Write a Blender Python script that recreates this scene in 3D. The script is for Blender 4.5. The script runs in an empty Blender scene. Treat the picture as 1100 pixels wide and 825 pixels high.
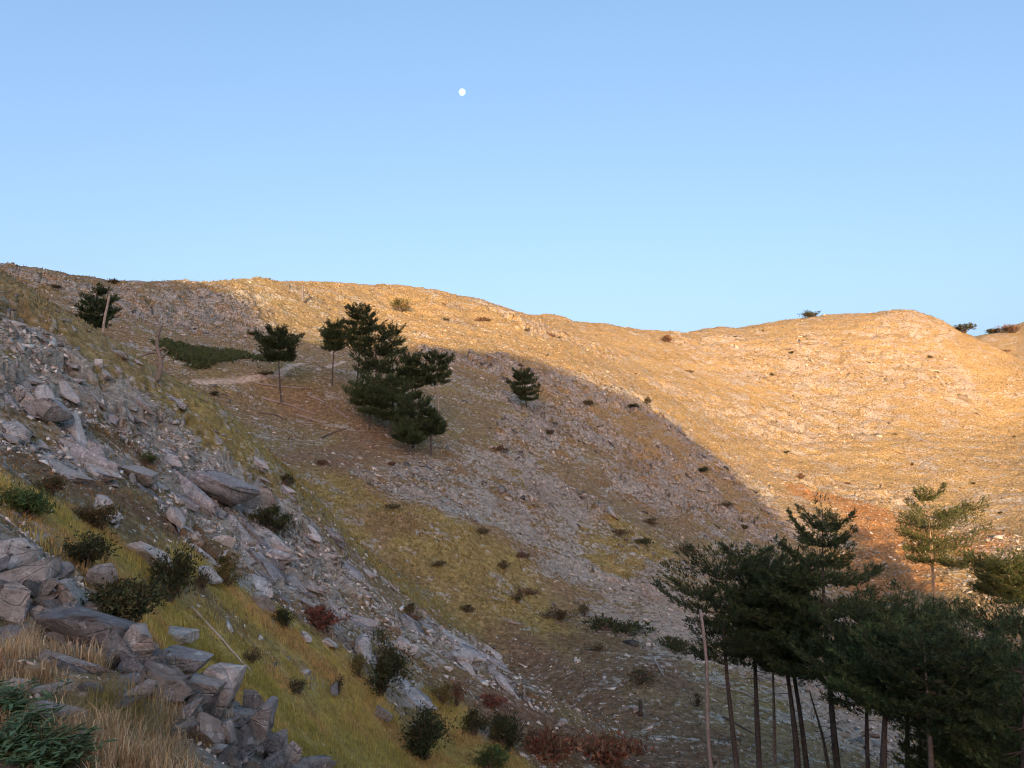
import bpy, bmesh, math, random
import numpy as np
from mathutils import Vector, Matrix, Euler

R = math.radians
random.seed(7)
RNG = np.random.default_rng(11)
SC = bpy.context.scene
COL = SC.collection

# ------------------------------------------------------------------ camera
PITCH = R(3.5)
FPX, U0, V0 = 831.0, 550.0, 412.5          # focal length and centre in the photo's pixels (1100 wide)
cam_d = bpy.data.cameras.new("camera")
cam = bpy.data.objects.new("camera", cam_d)
COL.objects.link(cam)
cam_d.sensor_width = 36.0
cam_d.lens = 36.0 * FPX / 1100.0
cam_d.clip_start, cam_d.clip_end = 0.1, 20000.0
cam.location = (0, 0, 0)
cam.rotation_euler = (R(90) + PITCH, 0, 0)
SC.camera = cam

# ------------------------------------------------------------------ sky, sun, exposure
SUN_EL, SUN_AZ = R(12.0), R(183.0)          # azimuth clockwise from +Y: low, behind the camera and to its left
SDIR = np.array([math.sin(SUN_AZ) * math.cos(SUN_EL), math.cos(SUN_AZ) * math.cos(SUN_EL), math.sin(SUN_EL)])
world = bpy.data.worlds.new("World")
SC.world = world
world.use_nodes = True
wn = world.node_tree
wn.nodes.clear()
w_out = wn.nodes.new("ShaderNodeOutputWorld")
w_bg = wn.nodes.new("ShaderNodeBackground")
w_sky = wn.nodes.new("ShaderNodeTexSky")
w_sky.sky_type = 'NISHITA'
w_sky.sun_disc = False
w_sky.sun_elevation = SUN_EL
w_sky.sun_rotation = SUN_AZ
w_sky.altitude = 900
w_sky.air_density = 0.7
w_sky.dust_density = 10.0
w_sky.ozone_density = 3.0
w_bg.inputs["Strength"].default_value = 0.15
# grade of the sky colour: per channel factor * value ** exponent (softer green and blue gradient towards the horizon)
w_sep = wn.nodes.new("ShaderNodeSeparateColor"); w_com = wn.nodes.new("ShaderNodeCombineColor")
wn.links.new(w_sky.outputs[0], w_sep.inputs[0])
for ch, (fac, ex) in enumerate(((0.912, 0.83), (0.93, 0.67), (0.985, 0.62))):
    w_pw = wn.nodes.new("ShaderNodeMath"); w_pw.operation = 'POWER'; w_pw.inputs[1].default_value = ex
    w_ml = wn.nodes.new("ShaderNodeMath"); w_ml.operation = 'MULTIPLY'; w_ml.inputs[1].default_value = fac
    wn.links.new(w_sep.outputs[ch], w_pw.inputs[0]); wn.links.new(w_pw.outputs[0], w_ml.inputs[0]); wn.links.new(w_ml.outputs[0], w_com.inputs[ch])
wn.links.new(w_com.outputs[0], w_bg.inputs["Color"])
wn.links.new(w_bg.outputs[0], w_out.inputs[0])

sun_d = bpy.data.lights.new("sun", 'SUN')
sun_d.energy = 1.85
sun_d.angle = R(0.5)
sun_d.color = (1.0, 0.71, 0.40)
sun = bpy.data.objects.new("sun", sun_d)
COL.objects.link(sun)
sun.rotation_euler = Vector(SDIR).to_track_quat('Z', 'Y').to_euler()

SC.view_settings.view_transform = 'Standard'
SC.view_settings.look = 'None'
SC.view_settings.exposure = 1.94
SC.view_settings.gamma = 1.0
SC.cycles.filter_width = 1.1
SC.cycles.max_bounces = 5
SC.cycles.diffuse_bounces = 3
SC.cycles.glossy_bounces = 2
SC.cycles.transparent_max_bounces = 8

# ------------------------------------------------------------------ numpy noise
def _hash(ix, iy, seed):
    h = (ix.astype(np.int64) * 374761393 + iy.astype(np.int64) * 668265263 + int(seed) * 1442695041) & 0xFFFFFFFF
    h = ((h ^ (h >> 13)) * 1274126177) & 0xFFFFFFFF
    h = ((h ^ (h >> 16)) * 2246822519) & 0xFFFFFFFF
    return ((h ^ (h >> 15)) & 0xFFFFFF) / float(0xFFFFFF)

def vnoise(x, y, seed):
    ix, iy = np.floor(x), np.floor(y)
    fx, fy = x - ix, y - iy
    ux, uy = fx * fx * fx * (fx * (fx * 6 - 15) + 10), fy * fy * fy * (fy * (fy * 6 - 15) + 10)
    a, b = _hash(ix, iy, seed), _hash(ix + 1, iy, seed)
    c, d = _hash(ix, iy + 1, seed), _hash(ix + 1, iy + 1, seed)
    return 2 * (a + (b - a) * ux + (c - a) * uy + (a - b - c + d) * ux * uy) - 1

def fbm(x, y, octv, seed, gain=0.5):
    s, a, n = 0.0, 1.0, 0.0
    ca, sa = math.cos(0.6), math.sin(0.6)
    for o in range(octv):
        s = s + a * vnoise(x, y, seed + o * 17)
        n += a
        a *= gain
        x, y = (x * ca - y * sa) * 2.03 + 3.1, (x * sa + y * ca) * 2.03 - 1.7
    return s / n

def blocks(x, y, seed, tilt=0.5):
    """broken rock: every cell is a tilted facet of its own height; returns height and distance to the crack"""
    ix, iy = np.floor(x), np.floor(y)
    f1 = np.full(x.shape, 9.0); f2 = np.full(x.shape, 9.0); hh = np.zeros(x.shape)
    for dx in (-1, 0, 1):
        for dy in (-1, 0, 1):
            cx, cy = ix + dx, iy + dy
            px = cx + _hash(cx, cy, seed); py = cy + _hash(cx, cy, seed + 5)
            d = np.hypot(x - px, y - py)
            h = (_hash(cx, cy, seed + 9) * 2 - 1 + tilt * ((_hash(cx, cy, seed + 13) * 2 - 1) * (x - px) + (_hash(cx, cy, seed + 21) * 2 - 1) * (y - py)) * 2)
            near = d < f1
            f2 = np.where(near, f1, np.minimum(f2, d))
            hh = np.where(near, h, hh)
            f1 = np.where(near, d, f1)
    return hh, f2 - f1

def sstep(a, b, x):
    t = np.clip((x - a) / (b - a), 0, 1)
    return t * t * (3 - 2 * t)

# ------------------------------------------------------------------ terrain: three thin-plate sheets, joined by a soft maximum
CP, SP = math.cos(PITCH), math.sin(PITCH)
def ray(u, v):
    """direction per metre of forward (+Y) distance"""
    cx, cu = (np.asarray(u, float) - U0) / FPX, (V0 - np.asarray(v, float)) / FPX
    fy = CP - SP * cu
    return cx / fy, (SP + CP * cu) / fy

def P(u, v, Y):
    dx, dz = ray(u, v)
    return (float(dx) * Y, Y, float(dz) * Y)

class Sheet:
    def __init__(self, pts, lam=1e-4, scale=50.0):
        pts = np.array(pts, float)
        self.s = scale
        self.c = pts[:, :2] / scale
        n = len(pts)
        K = self._phi(np.hypot(self.c[:, None, 0] - self.c[None, :, 0], self.c[:, None, 1] - self.c[None, :, 1]))
        K += lam * np.eye(n)
        Q = np.c_[np.ones(n), self.c]
        A = np.zeros((n + 3, n + 3))
        A[:n, :n] = K; A[:n, n:] = Q; A[n:, :n] = Q.T
        self.w = np.linalg.solve(A, np.r_[pts[:, 2], 0, 0, 0])
    @staticmethod
    def _phi(r):
        return np.where(r > 1e-9, r * r * np.log(np.maximum(r, 1e-9)), 0.0)
    def __call__(self, x, y):
        x, y = x / self.s, y / self.s
        n = len(self.c)
        z = self.w[n] + self.w[n + 1] * x + self.w[n + 2] * y
        for i in range(n):
            z = z + self.w[i] * self._phi(np.hypot(x - self.c[i, 0], y - self.c[i, 1]))
        return z

def smax(a, b, k):
    h = np.clip(0.5 + 0.5 * (a - b) / k, 0, 1)
    return b + (a - b) * h + k * h * (1 - h)

# near spur the photographer stands on
near_pts = [P(0, 590, 12.5), P(60, 612, 11.5), P(130, 662, 10.4), P(200, 716, 9.6), P(255, 768, 9.1), P(325, 826, 8.6),
            P(0, 650, 9), P(75, 690, 8.5), P(150, 750, 7), P(60, 800, 5.5), P(0, 740, 6.2), P(0, 825, 5), P(200, 825, 6), P(280, 825, 7.3),
            (0, 0, -1.65), (0, 2.5, -1.95), (-4, 0, -1.0), (-8, 0, 0.2), (-4, 3, -1.75), (-12, 6, 0.2), (-14, 0, 2.0), (0, -4, -1.4), (-6, -6, 1.5),
            (3, 0, -2.6), (3, 4, -3.7), (0, 5, -3.1), (0, 8, -5.0), (6, 0, -5), (6, 8, -8), (3, -6, -2), (-16, 12, 0.6), (-11, 11, -1.35),
            (-8.2, 15, -5.5), (-6.5, 13.6, -6.5), (-4.5, 12.6, -7.2), (-2.0, 11.5, -7.8), (0, 11, -8.4), (-10, 18, -7), (-14, 17.5, -3.2), (-5, 18, -13), (2, 18, -15), (8, 15, -14), (-20, 20, -2)]
# second spur: yellow grass slope, rocky rib, crest
rib_crest = [(0, 293, 50), (60, 332, 51), (110, 358, 53), (150, 387, 55), (200, 416, 57), (240, 442, 59), (290, 492, 62), (330, 535, 64), (380, 590, 65), (440, 645, 64), (520, 712, 60)]
spur_pts = [P(*c) for c in rib_crest]
for (u, v, Y) in rib_crest[:8]:
    x, y, z = P(u, v, Y)
    spur_pts += [(x + 2, y + 8, z - 4.5), (x + 6, y + 28, z - 22)]
for (u, v, Y) in rib_crest[8:]:
    x, y, z = P(u, v, Y)
    spur_pts += [(x + 3, y + 14, z - 6), (x + 6, y + 34, z - 20)]
spur_pts += [P(*c) for c in [(0, 350, 44), (0, 400, 39.5), (100, 430, 45), (100, 480, 38), (200, 500, 47), (200, 560, 38), (300, 570, 50), (0, 470, 32), (60, 540, 27), (150, 560, 33),
             (250, 620, 36), (330, 660, 39), (420, 740, 39), (480, 800, 38), (0, 540, 23), (100, 610, 23.5), (200, 700, 26.5), (300, 745, 29), (350, 800, 29), (400, 825, 30.5),
             (520, 810, 38.5), (520, 750, 46), (600, 790, 46), (600, 750, 53), (420, 690, 46), (350, 610, 50), (660, 825, 44)]]
spur_pts += [(-14, 17, -4.5), (-10, 17, -7.5), (-6, 18, -10.5), (0, 20, -13.5), (-40, 42, 11), (-45, 55, 16), (-60, 50, 22), (-30, 20, 4.5), (8, 30, -17), (12, 45, -23), (16, 70, -32), (30, 60, -35)]
# the great hillside across the gully and the sunlit hill
skyline = [(0, 280, 165), (100, 299, 178), (200, 303, 195), (260, 301, 215), (330, 301, 240), (390, 304, 255), (445, 309, 262), (490, 314, 268), (540, 332, 280), (600, 340, 300), (670, 352, 325),
           (740, 354, 340), (800, 348, 345), (870, 340, 340), (930, 335, 332), (980, 334, 325), (1010, 344, 322), (1030, 354, 330), (1055, 358, 390), (1100, 347, 420)]
hill_pts = []
for (u, v, Y) in skyline:
    x, y, z = P(u, v, Y)
    hill_pts += [(x, y, z), (x * 1.12, y * 1.12, z - 4), (x * 1.5, y * 1.5, z - 45)]
hill_pts += [P(*c) for c in [(0, 315, 120), (60, 320, 130), (120, 345, 125), (210, 408, 112), (280, 402, 120), (350, 396, 128), (230, 378, 132), (200, 340, 160), (290, 345, 185), (300, 440, 116), (360, 465, 112), (440, 490, 108),
            (360, 400, 132), (420, 400, 150), (470, 372, 198), (400, 340, 215), (560, 440, 150), (560, 385, 205), (560, 520, 112), (500, 450, 135), (640, 360, 285), (690, 430, 212), (640, 470, 160), (650, 520, 134), (600, 590, 98), (480, 560, 88),
            (760, 475, 215), (760, 420, 270), (820, 530, 196), (760, 560, 138), (850, 590, 165), (700, 600, 105), (600, 660, 82), (700, 690, 76), (640, 740, 63), (740, 770, 58), (800, 820, 50), (720, 825, 46), (880, 720, 76), (900, 800, 56),
            (900, 420, 285), (880, 500, 235), (1000, 420, 280), (1000, 500, 235), (950, 560, 190), (1000, 600, 155), (1000, 650, 122), (1080, 560, 195), (1090, 640, 135), (930, 640, 132), (900, 680, 100), (1080, 450, 275), (1085, 390, 345), (950, 380, 300)]]
hill_pts += [(8, 30, -16.5), (15, 30, -17.5), (25, 40, -21), (8, 20, -12), (40, 60, -27), (60, 90, -30), (30, 20, -17), (60, 40, -26), (100, 80, -30), (10, 8, -8.5), (3, 10, -9), (20, 0, -12),
             (-60, 75, 6), (-25, 80, -5), (-100, 110, 22), (-150, 150, 40), (-120, 60, 36), (170, 160, -12), (220, 260, 20), (-5, 60, -26), (-10, 40, -22), (-10, 20, -18), (-30, 40, -12)]
near_sheet, spur_sheet, hill_sheet = Sheet(near_pts, 2e-5, 10.0), Sheet(spur_pts, 2e-4), Sheet(hill_pts, 3e-4, 100.0)

def base_front(x, y):
    r = np.hypot(x, y)
    hill = hill_sheet(x, y)
    spur = spur_sheet(x, y) - 40 * sstep(80, 130, y) - 30 * sstep(14, 45, x)
    nears = near_sheet(x, y) - 40 * sstep(17, 40, r) 
    z = smax(hill, spur, 2.0)
    z = smax(z, nears, 0.35)
    return z

def march(fn, us, vs, y0=2.5, y1=620.0, n=1400, t0=1.0):
    us, vs = np.atleast_1d(np.asarray(us, float)), np.atleast_1d(np.asarray(vs, float))
    dx, dz = ray(us, vs)
    Y = np.geomspace(y0, y1, n)
    out = np.zeros((len(us), 3))
    for i0 in range(0, len(us), 200):
        sl = slice(i0, i0 + 200)
        X = dx[sl, None] * Y[None]; Yb = np.broadcast_to(Y[None], X.shape)
        below = dz[sl, None] * Y[None] < fn(X, Yb)
        k = np.argmax(below, 1); miss = ~below.any(1)
        k = np.where(miss, n - 1, np.maximum(k, 1))
        lo, hi = Y[k - 1].copy(), Y[k].copy()
        for _ in range(12):
            m = (lo + hi) / 2
            b = dz[sl] * m < fn(dx[sl] * m, m)
            hi = np.where(b, m, hi); lo = np.where(b, lo, m)
        out[sl] = np.c_[dx[sl] * hi, hi, dz[sl] * hi]
    return out

# the ridge behind the camera whose shadow lies over the foreground and half of the hillside
shade_edge = [(225, 304), (262, 312), (286, 330), (292, 348), (330, 362), (400, 369), (470, 372), (545, 376), (605, 396), (690, 430), (748, 464), (795, 502), (815, 530), (832, 566)]
RIDGE_Y = -400.0
eh = march(base_front, [p[0] for p in shade_edge], [p[1] for p in shade_edge])
tt = (eh[:, 1] - RIDGE_Y) / -SDIR[1]
rx, rz = eh[:, 0] + tt * SDIR[0], eh[:, 2] + tt * SDIR[2]
order = np.argsort(rx); rx, rz = rx[order], rz[order]
rx = np.r_[-700, rx[0] - 110, rx, rx[-1] + 7, rx[-1] + 40, rx[-1] + 500]; rz = np.r_[rz[0] + 40, rz[0] + 18, rz, rz[-1] - 26, rz[-1] - 45, rz[-1] - 70]

def base(x, y):
    z = base_front(x, y)
    ridge = np.interp(x, rx, rz)
    t = np.clip(y / RIDGE_Y, 0, 3)
    down = np.where(t <= 1, t ** 2.6, 1 - 0.35 * (t - 1))
    back = -2.0 + (ridge + 2.0) * down
    w = sstep(-2, -14, y)
    z = z * (1 - w) + back * w
    far = sstep(520, 900, np.hypot(x, y))
    return z * (1 - far) + (-120.0) * far
# ------------------------------------------------------------------ ground cover zones: strokes laid over the terrain in world metres
def stroke(pix, rad, fn=base_front):
    h = march(fn, [p[0] for p in pix], [p[1] for p in pix])
    return h[:, :2], rad

def smask(x, y, st, warp=0.35, soft=0.45):
    pts, rad = st
    out = np.zeros(x.shape)
    pad = rad * 2.3
    sel = (x > pts[:, 0].min() - pad) & (x < pts[:, 0].max() + pad) & (y > pts[:, 1].min() - pad) & (y < pts[:, 1].max() + pad)
    if not sel.any():
        return out
    x, y = x[sel], y[sel]
    d = np.full(x.shape, 1e9)
    if len(pts) == 1:
        d = np.hypot(x - pts[0, 0], y - pts[0, 1])
    for a, b in zip(pts[:-1], pts[1:]):
        ab = b - a; L = max(float(ab @ ab), 1e-6)
        t = np.clip(((x - a[0]) * ab[0] + (y - a[1]) * ab[1]) / L, 0, 1)
        d = np.minimum(d, np.hypot(x - a[0] - t * ab[0], y - a[1] - t * ab[1]))
    n = fbm(x / rad * 0.9, y / rad * 0.9, 5, 77)
    out[sel] = 1 - sstep(1 - soft, 1 + soft, d / rad + n * warp * 2)
    return out

Z = dict(
    rib=[stroke([(0, 350), (60, 390), (130, 440), (200, 480), (260, 520), (310, 560)], 6.5), stroke([(250, 590), (330, 610), (400, 650)], 4.0), stroke([(0, 470), (70, 490)], 2.0),
         stroke([(520, 700), (470, 690), (560, 740)], 2.0), stroke([(330, 655), (420, 720), (470, 770)], 0.9)],
    slab=[stroke([(215, 520), (270, 540), (310, 560)], 4.5), stroke([(10, 415), (50, 440)], 2.5), stroke([(300, 620), (350, 640)], 2.5)],
    crest_grass=[stroke([(0, 302), (50, 328), (100, 356), (150, 388)], 2.6)],
    brown=[stroke([(40, 500), (110, 525), (200, 575), (250, 600)], 1.6), stroke([(100, 440), (140, 480)], 1.8), stroke([(560, 760), (620, 740), (560, 690)], 3.0), stroke([(640, 755), (740, 795), (690, 820)], 4.0), stroke([(640, 690), (700, 720)], 4.0)],
    meadow=[stroke([(10, 530), (70, 570), (130, 600)], 2.0), stroke([(200, 690), (260, 720), (330, 760), (400, 800)], 3.4), stroke([(420, 815), (520, 815)], 2.2), stroke([(250, 640), (310, 680), (380, 730)], 1.8), stroke([(480, 760), (500, 790)], 1.4)],
    olive=[stroke([(240, 462), (300, 500), (370, 540), (450, 580), (540, 610)], 6.0), stroke([(420, 620), (500, 660)], 4.0), stroke([(690, 575), (660, 600)], 4.0), stroke([(620, 690), (560, 650)], 4.0)],
    red=[stroke([(560, 790), (600, 800), (650, 812), (700, 820)], 2.6), stroke([(320, 655), (350, 675)], 0.9), stroke([(520, 745), (570, 770)], 1.5), stroke([(440, 560), (390, 560)], 2.0), stroke([(330, 440), (400, 480), (330, 490)], 4)],
    redsoil=[stroke([(880, 535), (930, 550), (965, 580), (960, 620)], 7), stroke([(980, 570), (1060, 600)], 5), stroke([(1040, 590), (1060, 570)], 5), stroke([(930, 600), (945, 640)], 5)],
    pale=[stroke([(680, 640), (720, 680), (760, 700), (850, 720)], 6.5), stroke([(870, 720), (930, 790)], 6), stroke([(850, 560), (880, 580)], 5), stroke([(1030, 560), (1090, 600)], 6)],
    scree=[stroke([(470, 380), (540, 396), (600, 420)], 9), stroke([(560, 430), (640, 455)], 6), stroke([(480, 520), (540, 530), (600, 560), (660, 580)], 8), stroke([(560, 470), (640, 460)], 5), stroke([(680, 520), (800, 560)], 7), stroke([(600, 600), (680, 620)], 6),
           stroke([(620, 415), (700, 440), (800, 520)], 8), stroke([(640, 470), (740, 510)], 7), stroke([(130, 330), (240, 330)], 12), stroke([(400, 510), (460, 535)], 3), stroke([(560, 500), (620, 540)], 8), stroke([(40, 300), (90, 312)], 8)],
    crag=[stroke([(760, 370), (860, 390)], 16), stroke([(930, 390), (1010, 400)], 14), stroke([(960, 350), (1000, 345)], 10), stroke([(830, 460), (920, 440)], 14), stroke([(880, 520), (940, 530)], 10), stroke([(560, 345), (640, 370)], 8), stroke([(720, 420), (760, 430)], 8)],
    juniper=[stroke([(205, 380), (262, 382)], 5.0)],
    path=[stroke([(210, 411), (250, 408), (300, 402), (345, 393), (370, 391)], 0.6)],
    dry=[stroke([(0, 690), (60, 720), (130, 740), (150, 775)], 0.42), stroke([(0, 760), (90, 780), (110, 825)], 0.5)],
)

def zmax(x, y, name, **k):
    m = np.zeros(x.shape)
    for st in Z[name]:
        m = np.maximum(m, smask(x, y, st, **k))
    return m

# direction of the rock strata in plan: they run down to the right
SD = np.array([0.86, -0.5])
def strata(x, y, s, stretch=2.4):
    return (x * SD[0] + y * SD[1]) / (s * stretch), (-x * SD[1] + y * SD[0]) / s

def surface(x, y, full=False):
    """terrain height with its rock and soil relief; with full=True also the ground-cover masks"""
    r = np.hypot(x, y)
    z = base(x, y)
    rib, slab = zmax(x, y, 'rib'), zmax(x, y, 'slab')
    scree, crag, pale = zmax(x, y, 'scree'), zmax(x, y, 'crag'), zmax(x, y, 'pale')
    path = zmax(x, y, 'path', warp=0.08, soft=0.3)
    near_rock = (1 - sstep(11, 15, r)) * sstep(-3, 1, y)
    # broad relief
    amp = np.clip(r * 0.009, 0.05, 1.3)
    z = z + amp * fbm(x / 22, y / 22, 5, 3) * sstep(6, 30, r)
    z = z + np.clip((r - 60) * 0.01, 0, 1.4) * (fbm(x / 38 + y / 90, y / 70, 4, 31))
    # gullies on the far slopes
    g = 1 - np.abs(fbm(x / 45, y / 160, 4, 91))
    z = z - np.clip((r - 140) * 0.011, 0, 1.9) * g ** 3
    lump = fbm(x / 3.1, y / 3.1, 5, 5)
    z = z + lump * (0.10 + 0.35 * sstep(60, 200, r)) * sstep(5, 18, r)
    z = z + 0.05 * fbm(x / 0.7, y / 0.7, 4, 6) * (1 - sstep(40, 80, r))
    # rock relief: tilted broken blocks along the strata
    rough = np.clip(rib + 0.5 * scree + 0.7 * crag + 0.6 * pale, 0, 1)
    fine = 1 - sstep(90, 160, r)
    patch = sstep(-0.35, 0.25, fbm(x / 6, y / 6, 4, 61))
    k = rough * (0.35 + 0.65 * patch)
    kf = np.clip(crag + 0.8 * scree + 0.25 * sstep(120, 200, r), 0, 1) * sstep(80, 150, r)
    sel = ((k * fine > 0.01) | (slab * fine > 0.01) | (kf > 0.01) | (near_rock > 0.01)) & (r < 480) & (y > -5)
    X, Y = x[sel], y[sel]
    wx = fbm(X / 2, Y / 2, 3, 41) * 0.35
    sx, sy = strata(X, Y, 2.1); h1, e1 = blocks(sx + wx, sy + wx, 51)
    sx, sy = strata(X, Y, 0.75); h2, e2 = blocks(sx + wx, sy - wx, 52)
    sx, sy = strata(X, Y, 0.30, 2.0); h3, e3 = blocks(sx, sy, 53)
    sx, sy = strata(X, Y, 5.5); h0, e0 = blocks(sx + wx, sy + wx, 54)
    kk, ff = k[sel], fine[sel]
    dz = kk * ff * 0.62 * (0.55 * h1 + 0.28 * h2 + 0.11 * h3 - 0.25 * (1 - sstep(0, 0.12, e1)) - 0.1 * (1 - sstep(0, 0.12, e2)))
    dz += slab[sel] * ff * (0.12 * h1 + 0.12 * h2)
    dz += kf[sel] * (1 + 0.8 * (X + Y < 250)) * (0.42 * h0 + 0.45 * h1 + 0.2 * h2)
    dz += near_rock[sel] * (0.05 * h2 + 0.03 * h3)
    z[sel] += dz
    # faint contour ledges on the far slopes
    kz = sstep(110, 180, r) * (1 - sstep(480, 560, r))
    t = z / 3.2 + fbm(x / 40, y / 40, 4, 81) * 2.2
    fr = t - np.floor(t)
    z = z + kz * (0.30 + 0.75 * crag) * 1.45 * (sstep(0.5, 0.95, fr) - fr) * sstep(-0.4, 0.3, vnoise(x / 25, y / 25, 83))
    # bedding ledges: the strata dip down to the right along the spur
    sel = (rough * fine > 0.02) & (y > 10) & (r < 200)
    X, Y, rf = x[sel], y[sel], (np.clip(rib * (0.5 + 0.5 * patch) + slab, 0, 1) + 0.35 * np.clip(scree + pale, 0, 1))[sel] * fine[sel]
    zz = z[sel]
    for T, am, sd in ((1.5, 0.75, 71), (0.5, 0.8, 73)):
        wob = fbm(X / (T * 4), Y / (T * 4), 4, sd)
        t = (zz + 0.42 * (X * SD[0] + Y * SD[1])) / T + wob * 1.1
        fr = t - np.floor(t)
        zz = zz + np.clip(rf, 0, 1) * 1.25 * am * T * (sstep(0.55, 0.95, fr) - fr) * (0.6 + 0.4 * vnoise(X / (T * 2), Y / (T * 2), sd + 1))
    z[sel] = zz
    if not full:
        return z
    return z, dict(rib=rib, slab=slab, scree=scree, crag=crag, pale=pale, path=path, patch=patch, lump=lump, r=r, near=near_rock)

# polar sheet: fine where the photograph looks, coarse behind, out to the horizon
th_f = np.linspace(-40.5, 39.0, 1060)
th_c = np.r_[np.arange(40.5, 180, 1.5), np.arange(-180, -41, 1.5)]
TH = np.r_[th_f, th_c]; TH = np.radians(TH)
RR = np.unique(np.r_[np.geomspace(0.6, 4, 30), np.geomspace(4, 16, 210), np.geomspace(16, 75, 560), np.geomspace(75, 420, 620), np.geomspace(420, 700, 40), np.geomspace(700, 9000, 24)])
NR, NT = len(RR), len(TH)
gx, gy = np.outer(RR, np.sin(TH)), np.outer(RR, np.cos(TH))
gz, gm = surface(gx, gy, True)

TH_F = np.radians(th_f); NF = len(th_f)
def Hq(x, y):
    """height of the finished ground sheet (bilinear, within the finely meshed sector)"""
    x, y = np.asarray(x, float), np.asarray(y, float)
    r, t = np.hypot(x, y), np.arctan2(x, y)
    i = np.clip(np.searchsorted(RR, r) - 1, 0, NR - 2)
    fi = np.clip((r - RR[i]) / (RR[i + 1] - RR[i]), 0, 1)
    ft = np.clip((t - TH_F[0]) / (TH_F[1] - TH_F[0]), 0, NF - 1.001)
    j = ft.astype(int); fj = ft - j
    z = gz
    return (z[i, j] * (1 - fi) + z[i + 1, j] * fi) * (1 - fj) + (z[i, j + 1] * (1 - fi) + z[i + 1, j + 1] * fi) * fj

def hits(us, vs):
    return march(Hq, us, vs, n=1800)
def hit(u, v):
    return Vector(hits([u], [v])[0])
def normal_at(x, y, e=0.4):
    hx = (Hq(x + e, y) - Hq(x - e, y)) / (2 * e); hy = (Hq(x, y + e) - Hq(x, y - e)) / (2 * e)
    n = np.stack([-hx, -hy, np.ones_like(hx)], -1)
    return n / np.linalg.norm(n, axis=-1, keepdims=True)

# ------------------------------------------------------------------ ground colour (albedo) per vertex
def lerp(a, b, t):
    return a * (1 - t[..., None]) + np.array(b) * t[..., None]
r = gm['r']
n1 = fbm(gx / 9, gy / 9, 5, 201); n2 = fbm(gx / 2.3, gy / 2.3, 5, 202); n3 = fbm(gx / 30, gy / 30, 4, 203)
c = np.zeros(gx.shape + (3,)) + np.array([0.30, 0.22, 0.112])           # dry soil and thin brown grass
c = lerp(c, [0.31, 0.24, 0.092], sstep(-0.1, 0.45, n1))                  # olive dry grass
c = lerp(c, [0.31, 0.195, 0.098], 0.7 * sstep(0.0, 0.5, n3 + 0.4 * n2))   # rusty patches
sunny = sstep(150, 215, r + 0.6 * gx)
c = lerp(c, [0.40, 0.28, 0.13], 0.85 * sunny)  # warmth of the sunlight put into the soil and grass colour
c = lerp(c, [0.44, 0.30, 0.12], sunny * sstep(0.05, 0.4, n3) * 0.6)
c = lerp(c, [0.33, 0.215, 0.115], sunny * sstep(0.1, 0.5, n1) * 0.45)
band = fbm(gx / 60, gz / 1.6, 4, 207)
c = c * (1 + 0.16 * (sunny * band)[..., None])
for nm, colr, w in (('olive', [0.37, 0.285, 0.095], 0.85), ('brown', [0.22, 0.14, 0.085], 0.85), ('meadow', [0.57, 0.44, 0.12], 0.9), ('crest_grass', [0.36, 0.285, 0.135], 0.9),
                    ('red', [0.27, 0.16, 0.10], 0.5), ('redsoil', [0.44, 0.20, 0.075], 0.8), ('dry', [0.46, 0.32, 0.18], 0.8), ('juniper', [0.06, 0.075, 0.03], 0.9)):
    m = zmax(gx, gy, nm)
    gm[nm] = m
    c = lerp(c, colr, m * w * (0.75 + 0.25 * sstep(-0.3, 0.3, n2)))
m = gm['meadow']; c = lerp(c, [0.60, 0.40, 0.15], m * sstep(0.0, 0.4, n1 + 0.3 * n2) * 0.8); c = lerp(c, [0.42, 0.345, 0.095], m * sstep(0.15, 0.5, -n1 + 0.4 * n2) * 0.7)
c = lerp(c, [0.62, 0.49, 0.36], gm['path'])
rockm = np.clip(0.18 + 0.25 * sstep(0, 0.5, n1) + 0.46 * gm['rib'] * (0.45 + 0.55 * gm['patch']) + 0.6 * gm['slab'] + 0.34 * gm['scree'] + 0.24 * gm['crag'] + 0.45 * gm['pale'] + 0.3 * gm['near'], 0, 1)
rockm = rockm * (1 - 0.92 * gm['meadow']) * (1 - 0.55 * gm['olive']) * (1 - 0.8 * gm['crest_grass']) * (1 - 0.9 * gm['path']) * (1 - 0.6 * gm['brown']) * (1 - 0.6 * gm['redsoil']) * (1 - 0.8 * gm['juniper']) * (1 - 0.6 * gm['red'])
palem = np.clip(0.75 * gm['pale'] + 0.35 * gm['crag'] + 0.25 * sunny, 0, 1)  # rock on the sunny slope is painted paler as if lit

me = bpy.data.meshes.new("ground")
nv = NR * NT + 1
co = np.empty((nv, 3), np.float32)
co[:-1, 0], co[:-1, 1], co[:-1, 2] = gx.ravel(), gy.ravel(), gz.ravel()
co[-1] = (0, 0, float(gz[0].mean()))
ii, jj = np.meshgrid(np.arange(NR - 1), np.arange(NT), indexing='ij')
jn = (jj + 1) % NT
quads = np.stack([ii * NT + jj, ii * NT + jn, (ii + 1) * NT + jn, (ii + 1) * NT + jj], -1).reshape(-1, 4)[:, ::-1]
j0 = np.arange(NT)
fan = np.stack([np.full(NT, nv - 1), (j0 + 1) % NT, j0], -1)
loops = np.r_[quads.ravel(), fan.ravel()].astype(np.int32)
starts = np.r_[np.arange(len(quads)) * 4, len(quads) * 4 + np.arange(NT) * 3].astype(np.int32)
me.vertices.add(nv); me.vertices.foreach_set("co", co.ravel())
me.loops.add(len(loops)); me.loops.foreach_set("vertex_index", loops)
me.polygons.add(len(starts)); me.polygons.foreach_set("loop_start", starts)
me.update(calc_edges=True)
me.polygons.foreach_set("use_smooth", np.ones(len(starts), bool))
ca = me.attributes.new("base", 'FLOAT_COLOR', 'POINT')
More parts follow.
